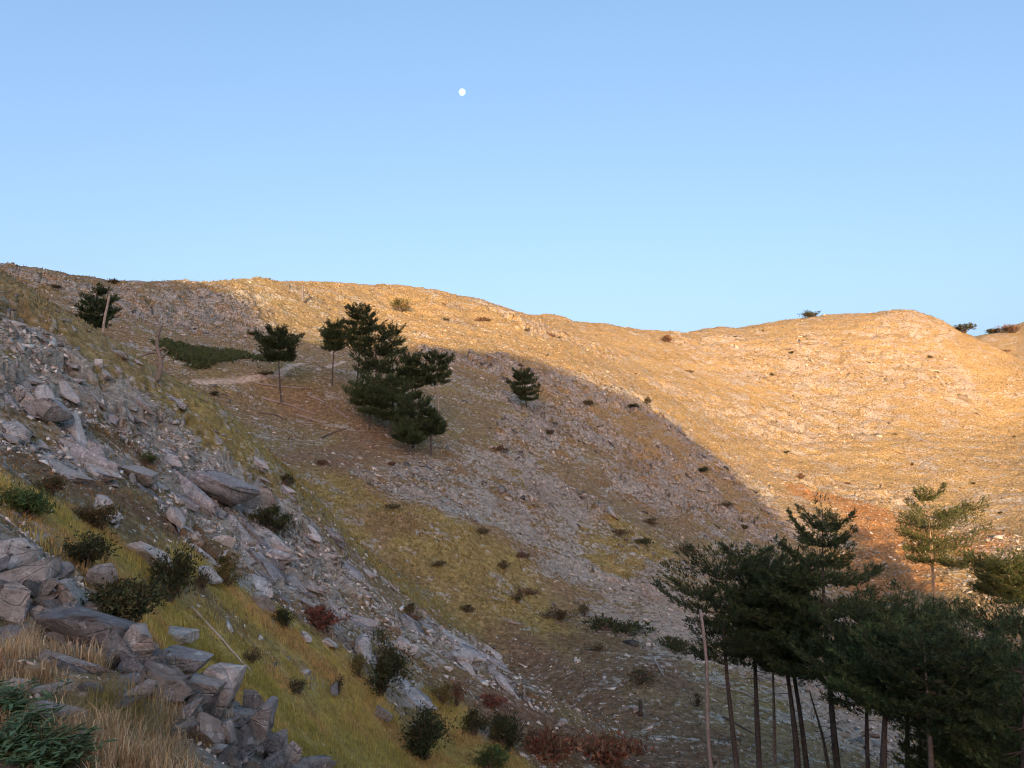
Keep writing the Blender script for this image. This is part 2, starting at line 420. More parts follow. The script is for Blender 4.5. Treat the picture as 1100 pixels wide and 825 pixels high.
buf = np.ones((nv, 4), np.float32); buf[:-1, :3] = np.clip(c, 0, 1).reshape(-1, 3); buf[-1, :3] = c[0, 0]
ca.data.foreach_set("color", buf.ravel())
for nm, arr in (("rock", rockm), ("pale", palem)):
    a = me.attributes.new(nm, 'FLOAT', 'POINT')
    a.data.foreach_set("value", np.r_[arr.ravel(), 0.3].astype(np.float32))
ground = bpy.data.objects.new("ground", me)
COL.objects.link(ground)
ground["kind"] = "structure"
ground["label"] = "steep dry mountainside of brown grass, soil and grey limestone"

# ------------------------------------------------------------------ material helpers
class NT_:
    def __init__(self, name):
        self.m = bpy.data.materials.new(name); self.m.use_nodes = True
        self.t = self.m.node_tree; self.t.nodes.clear()
        self.out = self.n("ShaderNodeOutputMaterial")
        self.b = self.n("ShaderNodeBsdfPrincipled")
        self.l(self.b.outputs[0], self.out.inputs[0])
    def n(self, typ, **k):
        nd = self.t.nodes.new(typ)
        for a, v in k.items():
            setattr(nd, a, v)
        return nd
    def l(self, a, b):
        self.t.links.new(a, b)
    def noise(self, vec, scale, detail=6, rough=0.6, dist=0.0):
        nd = self.n("ShaderNodeTexNoise")
        nd.inputs["Scale"].default_value = scale; nd.inputs["Detail"].default_value = detail
        nd.inputs["Roughness"].default_value = rough; nd.inputs["Distortion"].default_value = dist
        if vec is not None: self.l(vec, nd.inputs["Vector"])
        return nd.outputs["Fac"]
    def math(self, op, a, b=None, clamp=False):
        nd = self.n("ShaderNodeMath", operation=op, use_clamp=clamp)
        for i, x in enumerate((a, b)):
            if x is None: continue
            if isinstance(x, (int, float)): nd.inputs[i].default_value = x
            else: self.l(x, nd.inputs[i])
        return nd.outputs[0]
    def ramp(self, fac, stops):
        nd = self.n("ShaderNodeValToRGB")
        e = nd.color_ramp.elements
        while len(e) < len(stops): e.new(0.5)
        for el, (p, cc) in zip(e, stops):
            el.position = p; el.color = (cc[0], cc[1], cc[2], 1) if not isinstance(cc, (int, float)) else (cc, cc, cc, 1)
        self.l(fac, nd.inputs[0])
        return nd.outputs[0]
    def mix(self, fac, a, b, mode='MIX'):
        nd = self.n("ShaderNodeMix", data_type='RGBA', blend_type=mode)
        for s, x in ((nd.inputs[0], fac), (nd.inputs[6], a), (nd.inputs[7], b)):
            if isinstance(x, (int, float)): s.default_value = x
            elif isinstance(x, (tuple, list)): s.default_value = (*x, 1)
            else: self.l(x, s)
        return nd.outputs[2]
    def bump(self, h, strength, dist):
        nd = self.n("ShaderNodeBump")
        nd.inputs["Strength"].default_value = strength; nd.inputs["Distance"].default_value = dist
        self.l(h, nd.inputs["Height"]); self.l(nd.outputs[0], self.b.inputs["Normal"])
    def rough(self, v, spec=0.2):
        self.b.inputs["Roughness"].default_value = v; self.b.inputs["Specular IOR Level"].default_value = spec
    def attr(self, name):
        nd = self.n("ShaderNodeAttribute", attribute_name=name)
        return nd

# ground: soil and dry grass, with stones showing through wherever the rock attribute is high
g = NT_("hillside_ground")
pos = g.n("ShaderNodeNewGeometry").outputs["Position"]
mp = g.n("ShaderNodeMapping"); mp.inputs["Rotation"].default_value = (0, 0, R(30)); mp.inputs["Scale"].default_value = (0.55, 1.0, 1.6); g.l(pos, mp.inputs[0])
nA = g.noise(mp.outputs[0], 0.33, 12, 0.72, 0.4)
nB = g.noise(pos, 1.9, 10, 0.7)
nC = g.noise(pos, 0.09, 6, 0.6)
base_c = g.attr("base").outputs["Color"]
var = g.ramp(nB, [(0.3, 0.35), (0.5, 1.0), (0.7, 1.75)])
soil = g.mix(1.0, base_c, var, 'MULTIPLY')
tuft = g.ramp(g.noise(pos, 0.8, 8, 0.75), [(0.42, 0.0), (0.62, 1.0)])
soil = g.mix(g.math('MULTIPLY', tuft, 0.45), soil, g.mix(1.0, base_c, (0.62, 0.62, 0.5), 'MULTIPLY'))
rk = g.attr("rock").outputs["Fac"]; pl = g.attr("pale").outputs["Fac"]
thr = g.math('ADD', g.math('MULTIPLY', rk, 0.40), g.math('MULTIPLY', nA, 1.35))
thr = g.math('ADD', thr, g.math('MULTIPLY', nB, 0.85))
rfac = g.ramp(g.math('SUBTRACT', thr, 0.82, True), [(0.42, 0.0), (0.52, 1.0)])
grey = g.ramp(nB, [(0.28, (0.13, 0.118, 0.09)), (0.5, (0.37, 0.345, 0.275)), (0.72, (0.67, 0.63, 0.53))])
paler = g.ramp(nB, [(0.28, (0.26, 0.20, 0.145)), (0.5, (0.44, 0.35, 0.255)), (0.72, (0.64, 0.55, 0.43))])
rock_c = g.mix(pl, grey, paler)
rock_c = g.mix(g.ramp(nC, [(0.45, 0.0), (0.7, 0.5)]), rock_c, (0.25, 0.18, 0.12))
cov = g.mix(rfac, soil, rock_c)
speck = g.ramp(g.noise(pos, 2.7, 5, 0.8), [(0.575, 0.0), (0.64, 0.8)])          # dead tussocks and lichen, also standing in for fine shade contrast
cov = g.mix(speck, cov, g.mix(1.0, cov, (0.30, 0.27, 0.23), 'MULTIPLY'))
lite = g.ramp(g.noise(pos, 3.4, 5, 0.8), [(0.60, 0.0), (0.66, 0.4)])            # straw and stone chips
cov = g.mix(lite, cov, (0.60, 0.52, 0.40))
g.l(cov, g.b.inputs["Base Color"])
vor = g.n("ShaderNodeTexVoronoi", feature='F1'); vor.inputs["Scale"].default_value = 1.6; g.l(mp.outputs[0], vor.inputs["Vector"])
bh = g.math('ADD', g.math('MULTIPLY', nA, 0.9), g.math('MULTIPLY', nB, 0.6))
bh = g.math('ADD', bh, g.math('MULTIPLY', vor.outputs["Distance"], 0.25))
g.bump(bh, 0.9, 0.6)
g.rough(0.95, 0.1)
me.materials.append(g.m)
# ------------------------------------------------------------------ mesh tools
def tag(o, label=None, cat=None, group=None, kind=None):
    for k, v in (("label", label), ("category", cat), ("group", group), ("kind", kind)):
        if v: o[k] = v
    return o

def mesh_np(name, V, F, mat=None, smooth=False, attrs=None):
    """V (n,3), F (m,3 or 4) -> mesh; attrs: name -> per-vertex colour (n,3) or value (n,)"""
    V = np.asarray(V, np.float32); F = np.asarray(F, np.int32)
    m = bpy.data.meshes.new(name)
    m.vertices.add(len(V)); m.vertices.foreach_set("co", V.ravel())
    m.loops.add(F.size); m.loops.foreach_set("vertex_index", F.ravel())
    m.polygons.add(len(F)); m.polygons.foreach_set("loop_start", np.arange(len(F), dtype=np.int32) * F.shape[1])
    m.update(calc_edges=True)
    if smooth: m.polygons.foreach_set("use_smooth", np.ones(len(F), bool))
    for k, a in (attrs or {}).items():
        a = np.asarray(a, np.float32)
        if a.ndim == 2:
            at = m.attributes.new(k, 'FLOAT_COLOR', 'POINT')
            at.data.foreach_set("color", np.c_[a, np.ones(len(a), np.float32)].astype(np.float32).ravel())
        else:
            m.attributes.new(k, 'FLOAT', 'POINT').data.foreach_set("value", a)
    if mat: m.materials.append(mat)
    return m

def link(name, me_, loc=(0, 0, 0), parent=None):
    o = bpy.data.objects.new(name, me_)
    COL.objects.link(o)
    o.location = loc
    if parent: o.parent = parent
    return o

def empty(name, loc):
    o = bpy.data.objects.new(name, None); COL.objects.link(o); o.location = loc
    o.empty_display_size = 0.2
    return o

class Buf:
    """collects triangles"""
    def __init__(self): self.V, self.F, self.C, self.n = [], [], [], 0
    def add(self, V, F, C=None):
        V = np.asarray(V, float); F = np.asarray(F, int)
        if F.shape[1] == 4: F = np.r_[F[:, [0, 1, 2]], F[:, [0, 2, 3]]]
        self.V.append(V); self.F.append(F + self.n); self.n += len(V)
        if C is not None: self.C.append(np.broadcast_to(np.asarray(C, float), (len(V), 3)))
    def mesh(self, name, mat, smooth=False):
        V, F = np.concatenate(self.V), np.concatenate(self.F)
        return mesh_np(name, V, F, mat, smooth, {"tint": np.concatenate(self.C)} if self.C else None)

def tube(buf, pts, rad, seg=7, C=None, cap=True, jag=0.0, rng=RNG):
    pts = np.asarray(pts, float); n = len(pts)
    tang = np.gradient(pts, axis=0); tang /= np.linalg.norm(tang, axis=1, keepdims=True) + 1e-9
    ref = np.array([1.0, 0.13, 0.07]) if abs(tang[0, 2]) > 0.7 else np.array([0, 0, 1.0])
    a = np.cross(tang, ref); a /= np.linalg.norm(a, axis=1, keepdims=True) + 1e-9
    b = np.cross(tang, a)
    ang = np.linspace(0, 2 * np.pi, seg, endpoint=False)
    rr = np.asarray(rad, float)[:, None] * (1 + jag * (rng.random((n, seg)) - 0.5))
    V = pts[:, None] + rr[..., None] * (a[:, None] * np.cos(ang)[None, :, None] + b[:, None] * np.sin(ang)[None, :, None])
    V = V.reshape(-1, 3)
    i, j = np.meshgrid(np.arange(n - 1), np.arange(seg), indexing='ij')
    F = np.stack([i * seg + j, i * seg + (j + 1) % seg, (i + 1) * seg + (j + 1) % seg, (i + 1) * seg + j], -1).reshape(-1, 4)
    F = np.r_[F[:, [0, 1, 2]], F[:, [0, 2, 3]]]
    if cap:
        V = np.r_[V, pts[:1], pts[-1:]]
        k = np.arange(seg)
        F = np.r_[F, np.stack([np.full(seg, n * seg), (k + 1) % seg, k], -1), np.stack([np.full(seg, n * seg + 1), (n - 1) * seg + k, (n - 1) * seg + (k + 1) % seg], -1)]
    buf.add(V, F, C)

def ico(level):
    bm = bmesh.new(); bmesh.ops.create_icosphere(bm, subdivisions=level, radius=1.0)
    V = np.array([v.co[:] for v in bm.verts]); F = np.array([[v.index for v in f.verts] for f in bm.faces])
    bm.free(); return V, F
ICO = {k: ico(k) for k in (1, 2, 3, 4, 5)}

def noise3(p, s, seed):
    x, y, z = p[:, 0] * s, p[:, 1] * s, p[:, 2] * s
    return (fbm(x + 0.37 * z, y - 0.71 * z, 4, seed) + fbm(y + 0.53 * x + 9, z + 0.29 * x, 4, seed + 3) + fbm(z - 0.41 * y, x + 5, 4, seed + 6)) / 1.9

def rock_shape(seed, level=3, cuts=14, size=(1, 1, 1), rough=0.05, bedding=0.0, box=0.55):
    """angular broken limestone: a ball cut by random planes, then bedding steps and roughness"""
    rg = np.random.default_rng(seed)
    V, F = ICO[level][0].copy(), ICO[level][1]
    V = np.sign(V) * np.abs(V) ** box
    N = rg.normal(size=(cuts, 3)); N /= np.linalg.norm(N, axis=1, keepdims=True)
    N[: cuts // 3] *= np.array([1, 1, 0.25]); N /= np.linalg.norm(N, axis=1, keepdims=True)
    D = rg.uniform(0.36, 0.78, cuts)
    for _ in range(2):
        for n, d in zip(N, D):
            e = V @ n - d
            V -= np.maximum(e, 0)[:, None] * n
    V = V / np.abs(V).max(0)
    nrm = V / (np.linalg.norm(V, axis=1, keepdims=True) + 1e-9)
    if bedding:                                            # bedding joints run round the stone
        q = V @ np.array([0.22, 0.15, 1.0]) * 2.6 + noise3(V, 0.7, seed + 4) * 0.5
        fr = q - np.floor(q)
        step = (_hash(np.floor(q), np.zeros(len(q)), seed) - 0.5) * 2
        V = V * (1 + bedding * (step[:, None] * np.array([1, 1, 0.0]) - 1.3 * (1 - sstep(0.0, 0.10, np.abs(fr - 0.5) * 2 - 0.86 + 0.0))[:, None] * 0))
        V = V * (1 - bedding * 0.9 * (sstep(0.86, 0.97, np.abs(fr - 0.5) * 2))[:, None] * np.array([1, 1, 0.2]))
    V = V + nrm * (rough * 0.55 * noise3(V, 2.2, seed + 1) + rough * 0.55 * noise3(V, 8.0, seed + 2) - rough * 0.7 * np.maximum(0, 0.12 - np.abs(noise3(V, 1.6, seed + 7))) / 0.12)[:, None]
    return V * np.array(size), F

def hull_shape(seed):
    rg = np.random.default_rng(seed)
    bm = bmesh.new()
    for _ in range(9):
        bm.verts.new(rg.uniform(-1, 1, 3) * (1, 0.72, 0.5))
    bmesh.ops.convex_hull(bm, input=bm.verts[:])
    loose = [v for v in bm.verts if not v.link_faces]
    bmesh.ops.delete(bm, geom=loose, context='VERTS')
    bmesh.ops.triangulate(bm, faces=bm.faces[:])
    bm.verts.index_update()
    V = np.array([v.co[:] for v in bm.verts]); F = np.array([[v.index for v in f.verts] for f in bm.faces])
    bm.free(); return V, F
HULLS = [hull_shape(s) for s in range(40, 60)]

def rotmats(rg, n, normal=None, yaw=None, tilt=0.35):
    """random rotations about the surface normal"""
    yaw = rg.uniform(0, 2 * np.pi, n) if yaw is None else yaw
    ez = np.array([[0, 0, 1.0]]).repeat(n, 0) if normal is None else normal
    ez = ez + rg.normal(size=(n, 3)) * tilt
    ez /= np.linalg.norm(ez, axis=1, keepdims=True)
    ex = np.c_[np.cos(yaw), np.sin(yaw), np.zeros(n)]
    ex -= (ex * ez).sum(1, keepdims=True) * ez
    ex /= np.linalg.norm(ex, axis=1, keepdims=True)
    ey = np.cross(ez, ex)
    return np.stack([ex, ey, ez], -1)

def scatter_mesh(name, protos, pos, M, S, tint, mat, rg):
    """one mesh of many small copies"""
    which = rg.integers(0, len(protos), len(pos))
    Vs, Fs, Cs, n = [], [], [], 0
    for k, (V, F) in enumerate(protos):
        idx = np.nonzero(which == k)[0]
        if not len(idx): continue
        W = np.einsum('nij,nvj->nvi', M[idx], V[None] * S[idx][:, None]) + pos[idx][:, None]
        Fk = F[None] + (np.arange(len(idx)) * len(V))[:, None, None] + n
        Vs.append(W.reshape(-1, 3)); Fs.append(Fk.reshape(-1, 3)); n += W.shape[0] * W.shape[1]
        Cs.append(np.repeat(tint[idx], len(V), 0))
    return mesh_np(name, np.concatenate(Vs), np.concatenate(Fs), mat, False, {"tint": np.concatenate(Cs)})

def polar_samples(rg, n, r0, r1, a0=-38.0, a1=37.0):
    rr_ = np.exp(rg.uniform(math.log(r0), math.log(r1), n)); t = np.radians(rg.uniform(a0, a1, n))
    return rr_ * np.sin(t), rr_ * np.cos(t)

def gsample(arr, x, y):
    """nearest value of a per-vertex ground array"""
    i = np.clip(np.searchsorted(RR, np.hypot(x, y)), 0, NR - 1)
    j = np.clip(np.round((np.arctan2(x, y) - TH_F[0]) / (TH_F[1] - TH_F[0])), 0, NF - 1).astype(int)
    return arr[i, j]

# ------------------------------------------------------------------ materials
def tinted(name, rough=0.9, contrast=(0.7, 1.3), scale=3.0, bump=None, spec=0.1, lichen=None, trans=0.0):
    k = NT_(name)
    p_ = k.n("ShaderNodeNewGeometry").outputs["Position"]
    n_ = k.noise(p_, scale, 9, 0.68)
    cc = k.mix(1.0, k.attr("tint").outputs["Color"], k.ramp(n_, [(0.3, contrast[0]), (0.7, contrast[1])]), 'MULTIPLY')
    if lichen:
        cc = k.mix(k.ramp(k.noise(p_, scale * 0.55, 8, 0.7), [(0.52, 0.0), (0.60, lichen[0])]), cc, lichen[1])
    k.l(cc, k.b.inputs["Base Color"])
    k.rough(rough, spec)
    if trans:                                              # thin blades let light through
        tr = k.n("ShaderNodeBsdfTranslucent"); k.l(cc, tr.inputs["Color"])
        mx = k.n("ShaderNodeMixShader"); mx.inputs[0].default_value = trans
        k.l(k.b.outputs[0], mx.inputs[1]); k.l(tr.outputs[0], mx.inputs[2]); k.l(mx.outputs[0], k.out.inputs[0])
    if bump: k.bump(k.noise(p_, bump[0], 10, 0.7), bump[1], bump[2])
    return k.m

def rock_material(name, dark, mid, light, warm, scale):
    k = NT_(name)
    tc = k.n("ShaderNodeTexCoord").outputs["Object"]
    rnd = k.n("ShaderNodeObjectInfo").outputs["Random"]
    va = k.n("ShaderNodeVectorMath", operation='ADD'); k.l(tc, va.inputs[0])
    cx = k.n("ShaderNodeCombineXYZ"); k.l(k.math('MULTIPLY', rnd, 37.0), cx.inputs[0]); k.l(k.math('MULTIPLY', rnd, 11.0), cx.inputs[2]); k.l(cx.outputs[0], va.inputs[1])
    p_ = va.outputs[0]
    n1_ = k.noise(p_, scale, 12, 0.72, 0.3)
    n2_ = k.noise(p_, scale * 3.7, 8, 0.7)
    n3_ = k.noise(p_, scale * 0.5, 5, 0.6)
    cc = k.ramp(k.math('ADD', k.math('MULTIPLY', n1_, 0.65), k.math('MULTIPLY', n2_, 0.35)), [(0.30, dark), (0.48, mid), (0.66, light)])
    cc = k.mix(k.ramp(n3_, [(0.48, 0.0), (0.66, 0.6)]), cc, warm)
    spots = k.ramp(k.noise(p_, scale * 2.2, 4, 0.5), [(0.60, 0.0), (0.64, 0.75)])
    cc = k.mix(spots, cc, light)
    cr = k.n("ShaderNodeTexVoronoi", feature='DISTANCE_TO_EDGE'); cr.inputs["Scale"].default_value = scale * 0.9
    mp_ = k.n("ShaderNodeMapping"); mp_.inputs["Scale"].default_value = (0.7, 1.0, 2.2); k.l(p_, mp_.inputs[0]); k.l(mp_.outputs[0], cr.inputs["Vector"])
    crack = k.ramp(cr.outputs["Distance"], [(0.0, 0.0), (0.035, 1.0)])
    bv = k.mix(1.0, cc, k.ramp(rnd, [(0.0, 0.72), (1.0, 1.2)]), 'MULTIPLY')
    k.l(bv, k.b.inputs["Base Color"])
    h_ = k.math('ADD', k.math('ADD', k.math('MULTIPLY', n1_, 0.8), k.math('MULTIPLY', n2_, 0.35)), k.math('MULTIPLY', crack, 0.12))
    k.bump(h_, 1.0, 0.3)
    k.rough(0.9, 0.15)
    return k.m

M_ROCK = rock_material("grey_limestone", (0.13, 0.118, 0.10), (0.50, 0.47, 0.42), (0.80, 0.76, 0.69), (0.40, 0.325, 0.24), 2.6)
M_PALE = rock_material("white_limestone", (0.22, 0.20, 0.17), (0.62, 0.58, 0.52), (0.80, 0.76, 0.69), (0.48, 0.40, 0.30), 2.6)
M_SLATE = rock_material("blue_grey_rock", (0.11, 0.105, 0.10), (0.37, 0.36, 0.345), (0.66, 0.64, 0.61), (0.29, 0.255, 0.21), 2.6)
M_BROWN = rock_material("brown_rock", (0.16, 0.13, 0.10), (0.41, 0.345, 0.28), (0.66, 0.59, 0.51), (0.37, 0.275, 0.195), 2.6)
M_RUBBLE = tinted("rubble_stone", contrast=(0.6, 1.35), scale=4.0)
M_GRASS = tinted("dry_grass", contrast=(0.75, 1.25), scale=1.2, trans=0.4)
M_LEAF = tinted("shrub_leaf", rough=0.7, contrast=(0.7, 1.3), scale=1.5, spec=0.25, trans=0.2)
M_NEEDLE = tinted("pine_needles", rough=0.65, contrast=(0.65, 1.35), scale=1.3, spec=0.25)
M_BARK = tinted("pine_bark", contrast=(0.55, 1.4), scale=6.0, bump=(14.0, 0.6, 0.04))
M_DEAD = tinted("dead_wood", contrast=(0.7, 1.25), scale=5.0, bump=(18.0, 0.5, 0.02))
# ------------------------------------------------------------------ rocks
def place_rock(u, v, w, h, label, mat, seed, yaw=0.0, pitch=0.0, roll=0.0, depth=0.9, cuts=9, level=5, rough=0.05, bed=0.05, sink=0.3, box=0.32, name="boulder", cat="rock", group=None):
    """u, v: foot of the stone as seen from the path; w, h: its size there in photo pixels"""
    p = hit(u, v)
    s = p.y / FPX
    sx, sz = 0.5 * w * s * 1.08, 0.5 * h * s
    V, F = rock_shape(seed, level, cuts, (sx, max(sx * depth, sz * 0.8), sz * (1 + sink)), rough, bed, box)
    me_ = mesh_np(name, V, F, mat, False)
    o = link(name, me_)
    o.rotation_euler = (R(pitch), R(roll), R(yaw))
    o.location = (p.x, p.y + sx * depth * 0.5, p.z + sz * (1 - sink))
    tag(o, label, cat, group)
    return o

near_rocks = [
    (8, 666, 50, 54, "white upright boulder at the left edge, left of the long flat slab", M_PALE, 101, dict(cuts=18, roll=8)),
    (80, 694, 100, 30, "long flat blue grey slab lying above the dry grass", M_SLATE, 102, dict(cuts=5, roll=15, depth=0.8, pitch=-14, rough=0.035, box=0.22, bed=0.0, sink=0.1)),
    (20, 634, 62, 34, "broad grey rock behind the white upright boulder, dark underneath", M_ROCK, 103, dict(roll=-8)),
    (12, 604, 62, 34, "pointed grey rock topping the heap at the left edge", M_ROCK, 104, dict(cuts=10, roll=18)),
    (56, 626, 28, 30, "leaning narrow grey rock in the heap, left of the pale boulder", M_SLATE, 105, dict(roll=32)),
    (70, 660, 44, 38, "pale angular boulder directly above the long flat slab", M_PALE, 106, dict(roll=12)),
    (104, 632, 44, 30, "rounded grey boulder between two dark shrubs", M_ROCK, 107, dict(cuts=26, roll=-6)),
    (153, 600, 62, 18, "long tilted pale slab below the brown band of the slope", M_PALE, 108, dict(roll=24, depth=0.7, box=0.3, cuts=6, pitch=-10)),
    (96, 660, 24, 18, "small reddish brown rock above the end of the flat slab", M_BROWN, 109, {}),
    (114, 678, 22, 14, "small grey stone at the right end of the flat slab", M_ROCK, 110, dict(roll=10)),
    (35, 662, 20, 14, "small pale stone wedged between white boulder and slab", M_PALE, 111, {}),
    (44, 650, 26, 20, "brownish stone in the gap behind the slab", M_BROWN, 112, {}),
    (146, 708, 62, 34, "grey layered outcrop right of the flat slab", M_ROCK, 113, dict(roll=26, cuts=7, box=0.3)),
    (160, 754, 84, 46, "large beige grey boulder in the middle of the rocky edge", M_BROWN, 114, dict(roll=16, cuts=14)),
    (194, 722, 50, 20, "thin dark ledge at the top of the rocky edge", M_SLATE, 115, dict(roll=14, box=0.28, cuts=6)),
    (206, 765, 44, 40, "pale block below the tall grey block", M_PALE, 116, dict(roll=20)),
    (232, 774, 46, 62, "tall grey block standing at the rocky edge", M_ROCK, 117, dict(cuts=8, roll=10, box=0.32)),
    (270, 800, 36, 56, "dark upright slate rock on the edge, tallest of the dark ones", M_SLATE, 118, dict(cuts=6, roll=14, box=0.3)),
    (258, 812, 30, 34, "smaller dark rock leaning against the dark upright slate", M_SLATE, 119, dict(cuts=7, roll=24, box=0.3)),
    (298, 804, 17, 20, "small square grey stone right of the dark slate rocks", M_ROCK, 120, dict(cuts=4, box=0.25)),
    (212, 798, 52, 36, "low beige boulder below the tall grey block", M_BROWN, 121, dict(roll=14)),
    (309, 834, 27, 38, "pale wedge shaped stone at the bottom end of the rocky edge", M_PALE, 122, dict(cuts=10, roll=24)),
    (291, 822, 18, 14, "small white stone left of the pale wedge", M_PALE, 123, {}),
    (273, 808, 12, 14, "tiny pale stone under the dark slate rocks", M_PALE, 124, {}),
    (44, 790, 60, 28, "flat grey ledge with a dark gap in the grass at lower left", M_ROCK, 125, dict(roll=12, cuts=10, pitch=-6)),
    (84, 806, 27, 28, "round pinkish grey stone at the end of the grassy ledge", M_BROWN, 126, dict(cuts=30)),
    (14, 744, 26, 18, "pale stone half hidden by dry grass at the left edge", M_PALE, 127, {}),
    (157, 764, 12, 9, "small round stone lying on the dry grass", M_PALE, 128, dict(cuts=24)),
    (232, 812, 26, 16, "flat stone in the gravel below the low beige boulder", M_ROCK, 129, {}),
    (250, 824, 16, 10, "reddish stone in the gravel at the bottom edge", M_BROWN, 130, {}),
    (190, 690, 40, 16, "grey ridge stone behind the thin dark ledge", M_ROCK, 131, dict(roll=22)),
    (130, 690, 30, 20, "grey angular stone between flat slab and layered outcrop", M_SLATE, 132, dict(roll=18)),
    # farther stones that stand out
    (281, 654, 26, 19, "pale block lying on the yellow grass under the grey crag", M_PALE, 140, dict(roll=20)),
    (328, 690, 12, 12, "white triangular stone on the yellow grass below the red shrub", M_PALE, 141, {}),
    (352, 694, 22, 7, "flat pale stone right of the white triangular stone", M_ROCK, 142, dict(roll=20)),
    (412, 776, 20, 15, "grey stone in the yellow grass left of the round dark shrub", M_ROCK, 143, dict(roll=18)),
    (358, 748, 9, 18, "upright grey stone standing alone in the yellow grass", M_SLATE, 144, {}),
    (184, 562, 32, 18, "white broken outcrop on the brown band of the slope", M_PALE, 145, dict(roll=14, cuts=20)),
    (106, 554, 38, 18, "grey boulder beside the shrub above the meadow", M_ROCK, 146, dict(roll=14)),
    (236, 584, 26, 11, "narrow white slab on the slope above the upper meadow", M_PALE, 147, dict(roll=24, depth=0.5)),
    (19, 428, 30, 14, "flat grey boulder on the upper spur near the left edge", M_ROCK, 148, dict(roll=6, cuts=10)),
    (48, 454, 60, 28, "big dark craggy boulder on the upper spur", M_SLATE, 149, dict(roll=10, cuts=18)),
    (106, 396, 9, 11, "small bright white rock on the crest of the spur", M_PALE, 150, {}),
    (216, 622, 34, 14, "grey stones' topmost block at the head of the yellow meadow", M_ROCK, 151, dict(roll=16)),
    (100, 492, 36, 22, "dark blue grey block in the white scree of the spur", M_SLATE, 152, dict(roll=22)),
    (148, 520, 40, 14, "pale ledge at the lower end of the white scree", M_PALE, 153, dict(roll=20)),
    (232, 540, 60, 26, "dark layered block in the middle of the grey crag", M_SLATE, 154, dict(roll=24, cuts=6, box=0.25, bed=0.1)),
    (278, 548, 44, 28, "smooth grey face at the right side of the grey crag", M_ROCK, 155, dict(roll=28, cuts=6, box=0.25)),
    (296, 566, 30, 26, "grey block at the foot of the crag beside the dark bush", M_ROCK, 156, dict(roll=24)),
    (440, 705, 34, 12, "pale ledge above the brown shrub", M_PALE, 157, dict(roll=20)),
    (500, 715, 30, 12, "grey ledge right of the pale ledge on the lower slope", M_ROCK, 158, dict(roll=22)),
    (603, 782, 12, 8, "white stone on the rusty slope at the bottom", M_PALE, 159, {}),
    (684, 765, 8, 7, "small white stone at the foot of the short stump", M_PALE, 160, {}),
    (460, 718, 10, 7, "little white stone right of the tall dark shrub", M_PALE, 161, {}),
]
for (u, v, w, h, lab, mat, sd, kw) in near_rocks:
    if sd <= 132 and sd != 102: w, h = w * 0.9, h * 0.84
    place_rock(u, v, w, h, lab.replace("grey stones' topmost block", "topmost grey block"), mat, sd, **kw)

# individual blocks on the rocky spur: eight shapes, copied
rg = np.random.default_rng(5)
rock_protos = []
for k in range(10):
    V, F = rock_shape(300 + k, 4, 9 + k, (1.6, 0.62, 0.30), 0.06, 0.07, 0.4)
    rock_protos.append(mesh_np("limestone_block", V, F, M_PALE if k % 5 == 4 else (M_SLATE if k % 5 == 1 else M_ROCK)))
xs, ys = polar_samples(rg, 9000, 26, 72, -36, 2)
w_ = gsample(np.clip(gm['rib'] + gm['slab'], 0, 1) * (1 - gm['meadow']) * (1 - gm['brown'] * 0.7), xs, ys) * (0.35 + 0.65 * gsample(gm['patch'], xs, ys))
keep = np.nonzero(rg.random(len(xs)) < w_)[0][:275]
xs, ys = xs[keep], ys[keep]; zs = Hq(xs, ys); nn = normal_at(xs, ys, 0.8)
for i in range(len(xs)):
    o = bpy.data.objects.new("limestone_block", rock_protos[i % 10]); COL.objects.link(o)
    s = float(np.clip(rg.lognormal(-0.85, 0.52), 0.16, 1.35)) * (0.7 + ys[i] / 110)
    o.location = (xs[i], ys[i], zs[i] + 0.04 * s)
    yaw_ = math.atan2(SD[1], SD[0]) + rg.normal() * 0.22
    q = Vector((nn[i, 0] * 0.6, nn[i, 1] * 0.6, 1)).to_track_quat('Z', 'Y')
    o.rotation_mode = 'QUATERNION'
    o.rotation_quaternion = Euler((rg.normal() * 0.25, 0.40 + rg.normal() * 0.18, yaw_)).to_quaternion() @ Euler((0, 0, 0)).to_quaternion()
    o.scale = (s * rg.uniform(0.8, 1.4), s * rg.uniform(0.8, 1.2), s * rg.uniform(0.7, 1.3))
    tag(o, "grey limestone block among the broken rock of the left spur", "rock", "loose limestone blocks on the rocky spur")

# stones along the near rocky edge
edge = [(-5, 618), (40, 640), (90, 668), (140, 700), (180, 722), (225, 752), (262, 785), (300, 815), (325, 832)]
nt_ = 210
te = np.sort(rg.random(nt_)) * (len(edge) - 1)
eu = np.interp(te, np.arange(len(edge)), [e[0] for e in edge]) + rg.normal(size=nt_) * 13
ev = np.interp(te, np.arange(len(edge)), [e[1] for e in edge]) + np.abs(rg.normal(size=nt_)) * 34 - 6
eh_ = hits(eu, ev)
for i in range(nt_):
    if eh_[i, 1] > 16: continue
    o = bpy.data.objects.new("stone", rock_protos[(i * 7) % 10]); COL.objects.link(o)
    s = float(np.clip(rg.lognormal(-2.2, 0.6), 0.04, 0.22))
    o.location = (eh_[i, 0], eh_[i, 1], eh_[i, 2] + 0.1 * s)
    o.rotation_euler = (rg.normal() * 0.3, 0.3 + rg.normal() * 0.3, rg.uniform(0, 6.28))
    o.scale = (s * rg.uniform(0.8, 1.3), s * rg.uniform(0.9, 1.4), s * rg.uniform(1.1, 2.0))
    tag(o, "small angular stone lying along the near rocky edge", "stone", "stones along the near rocky edge")

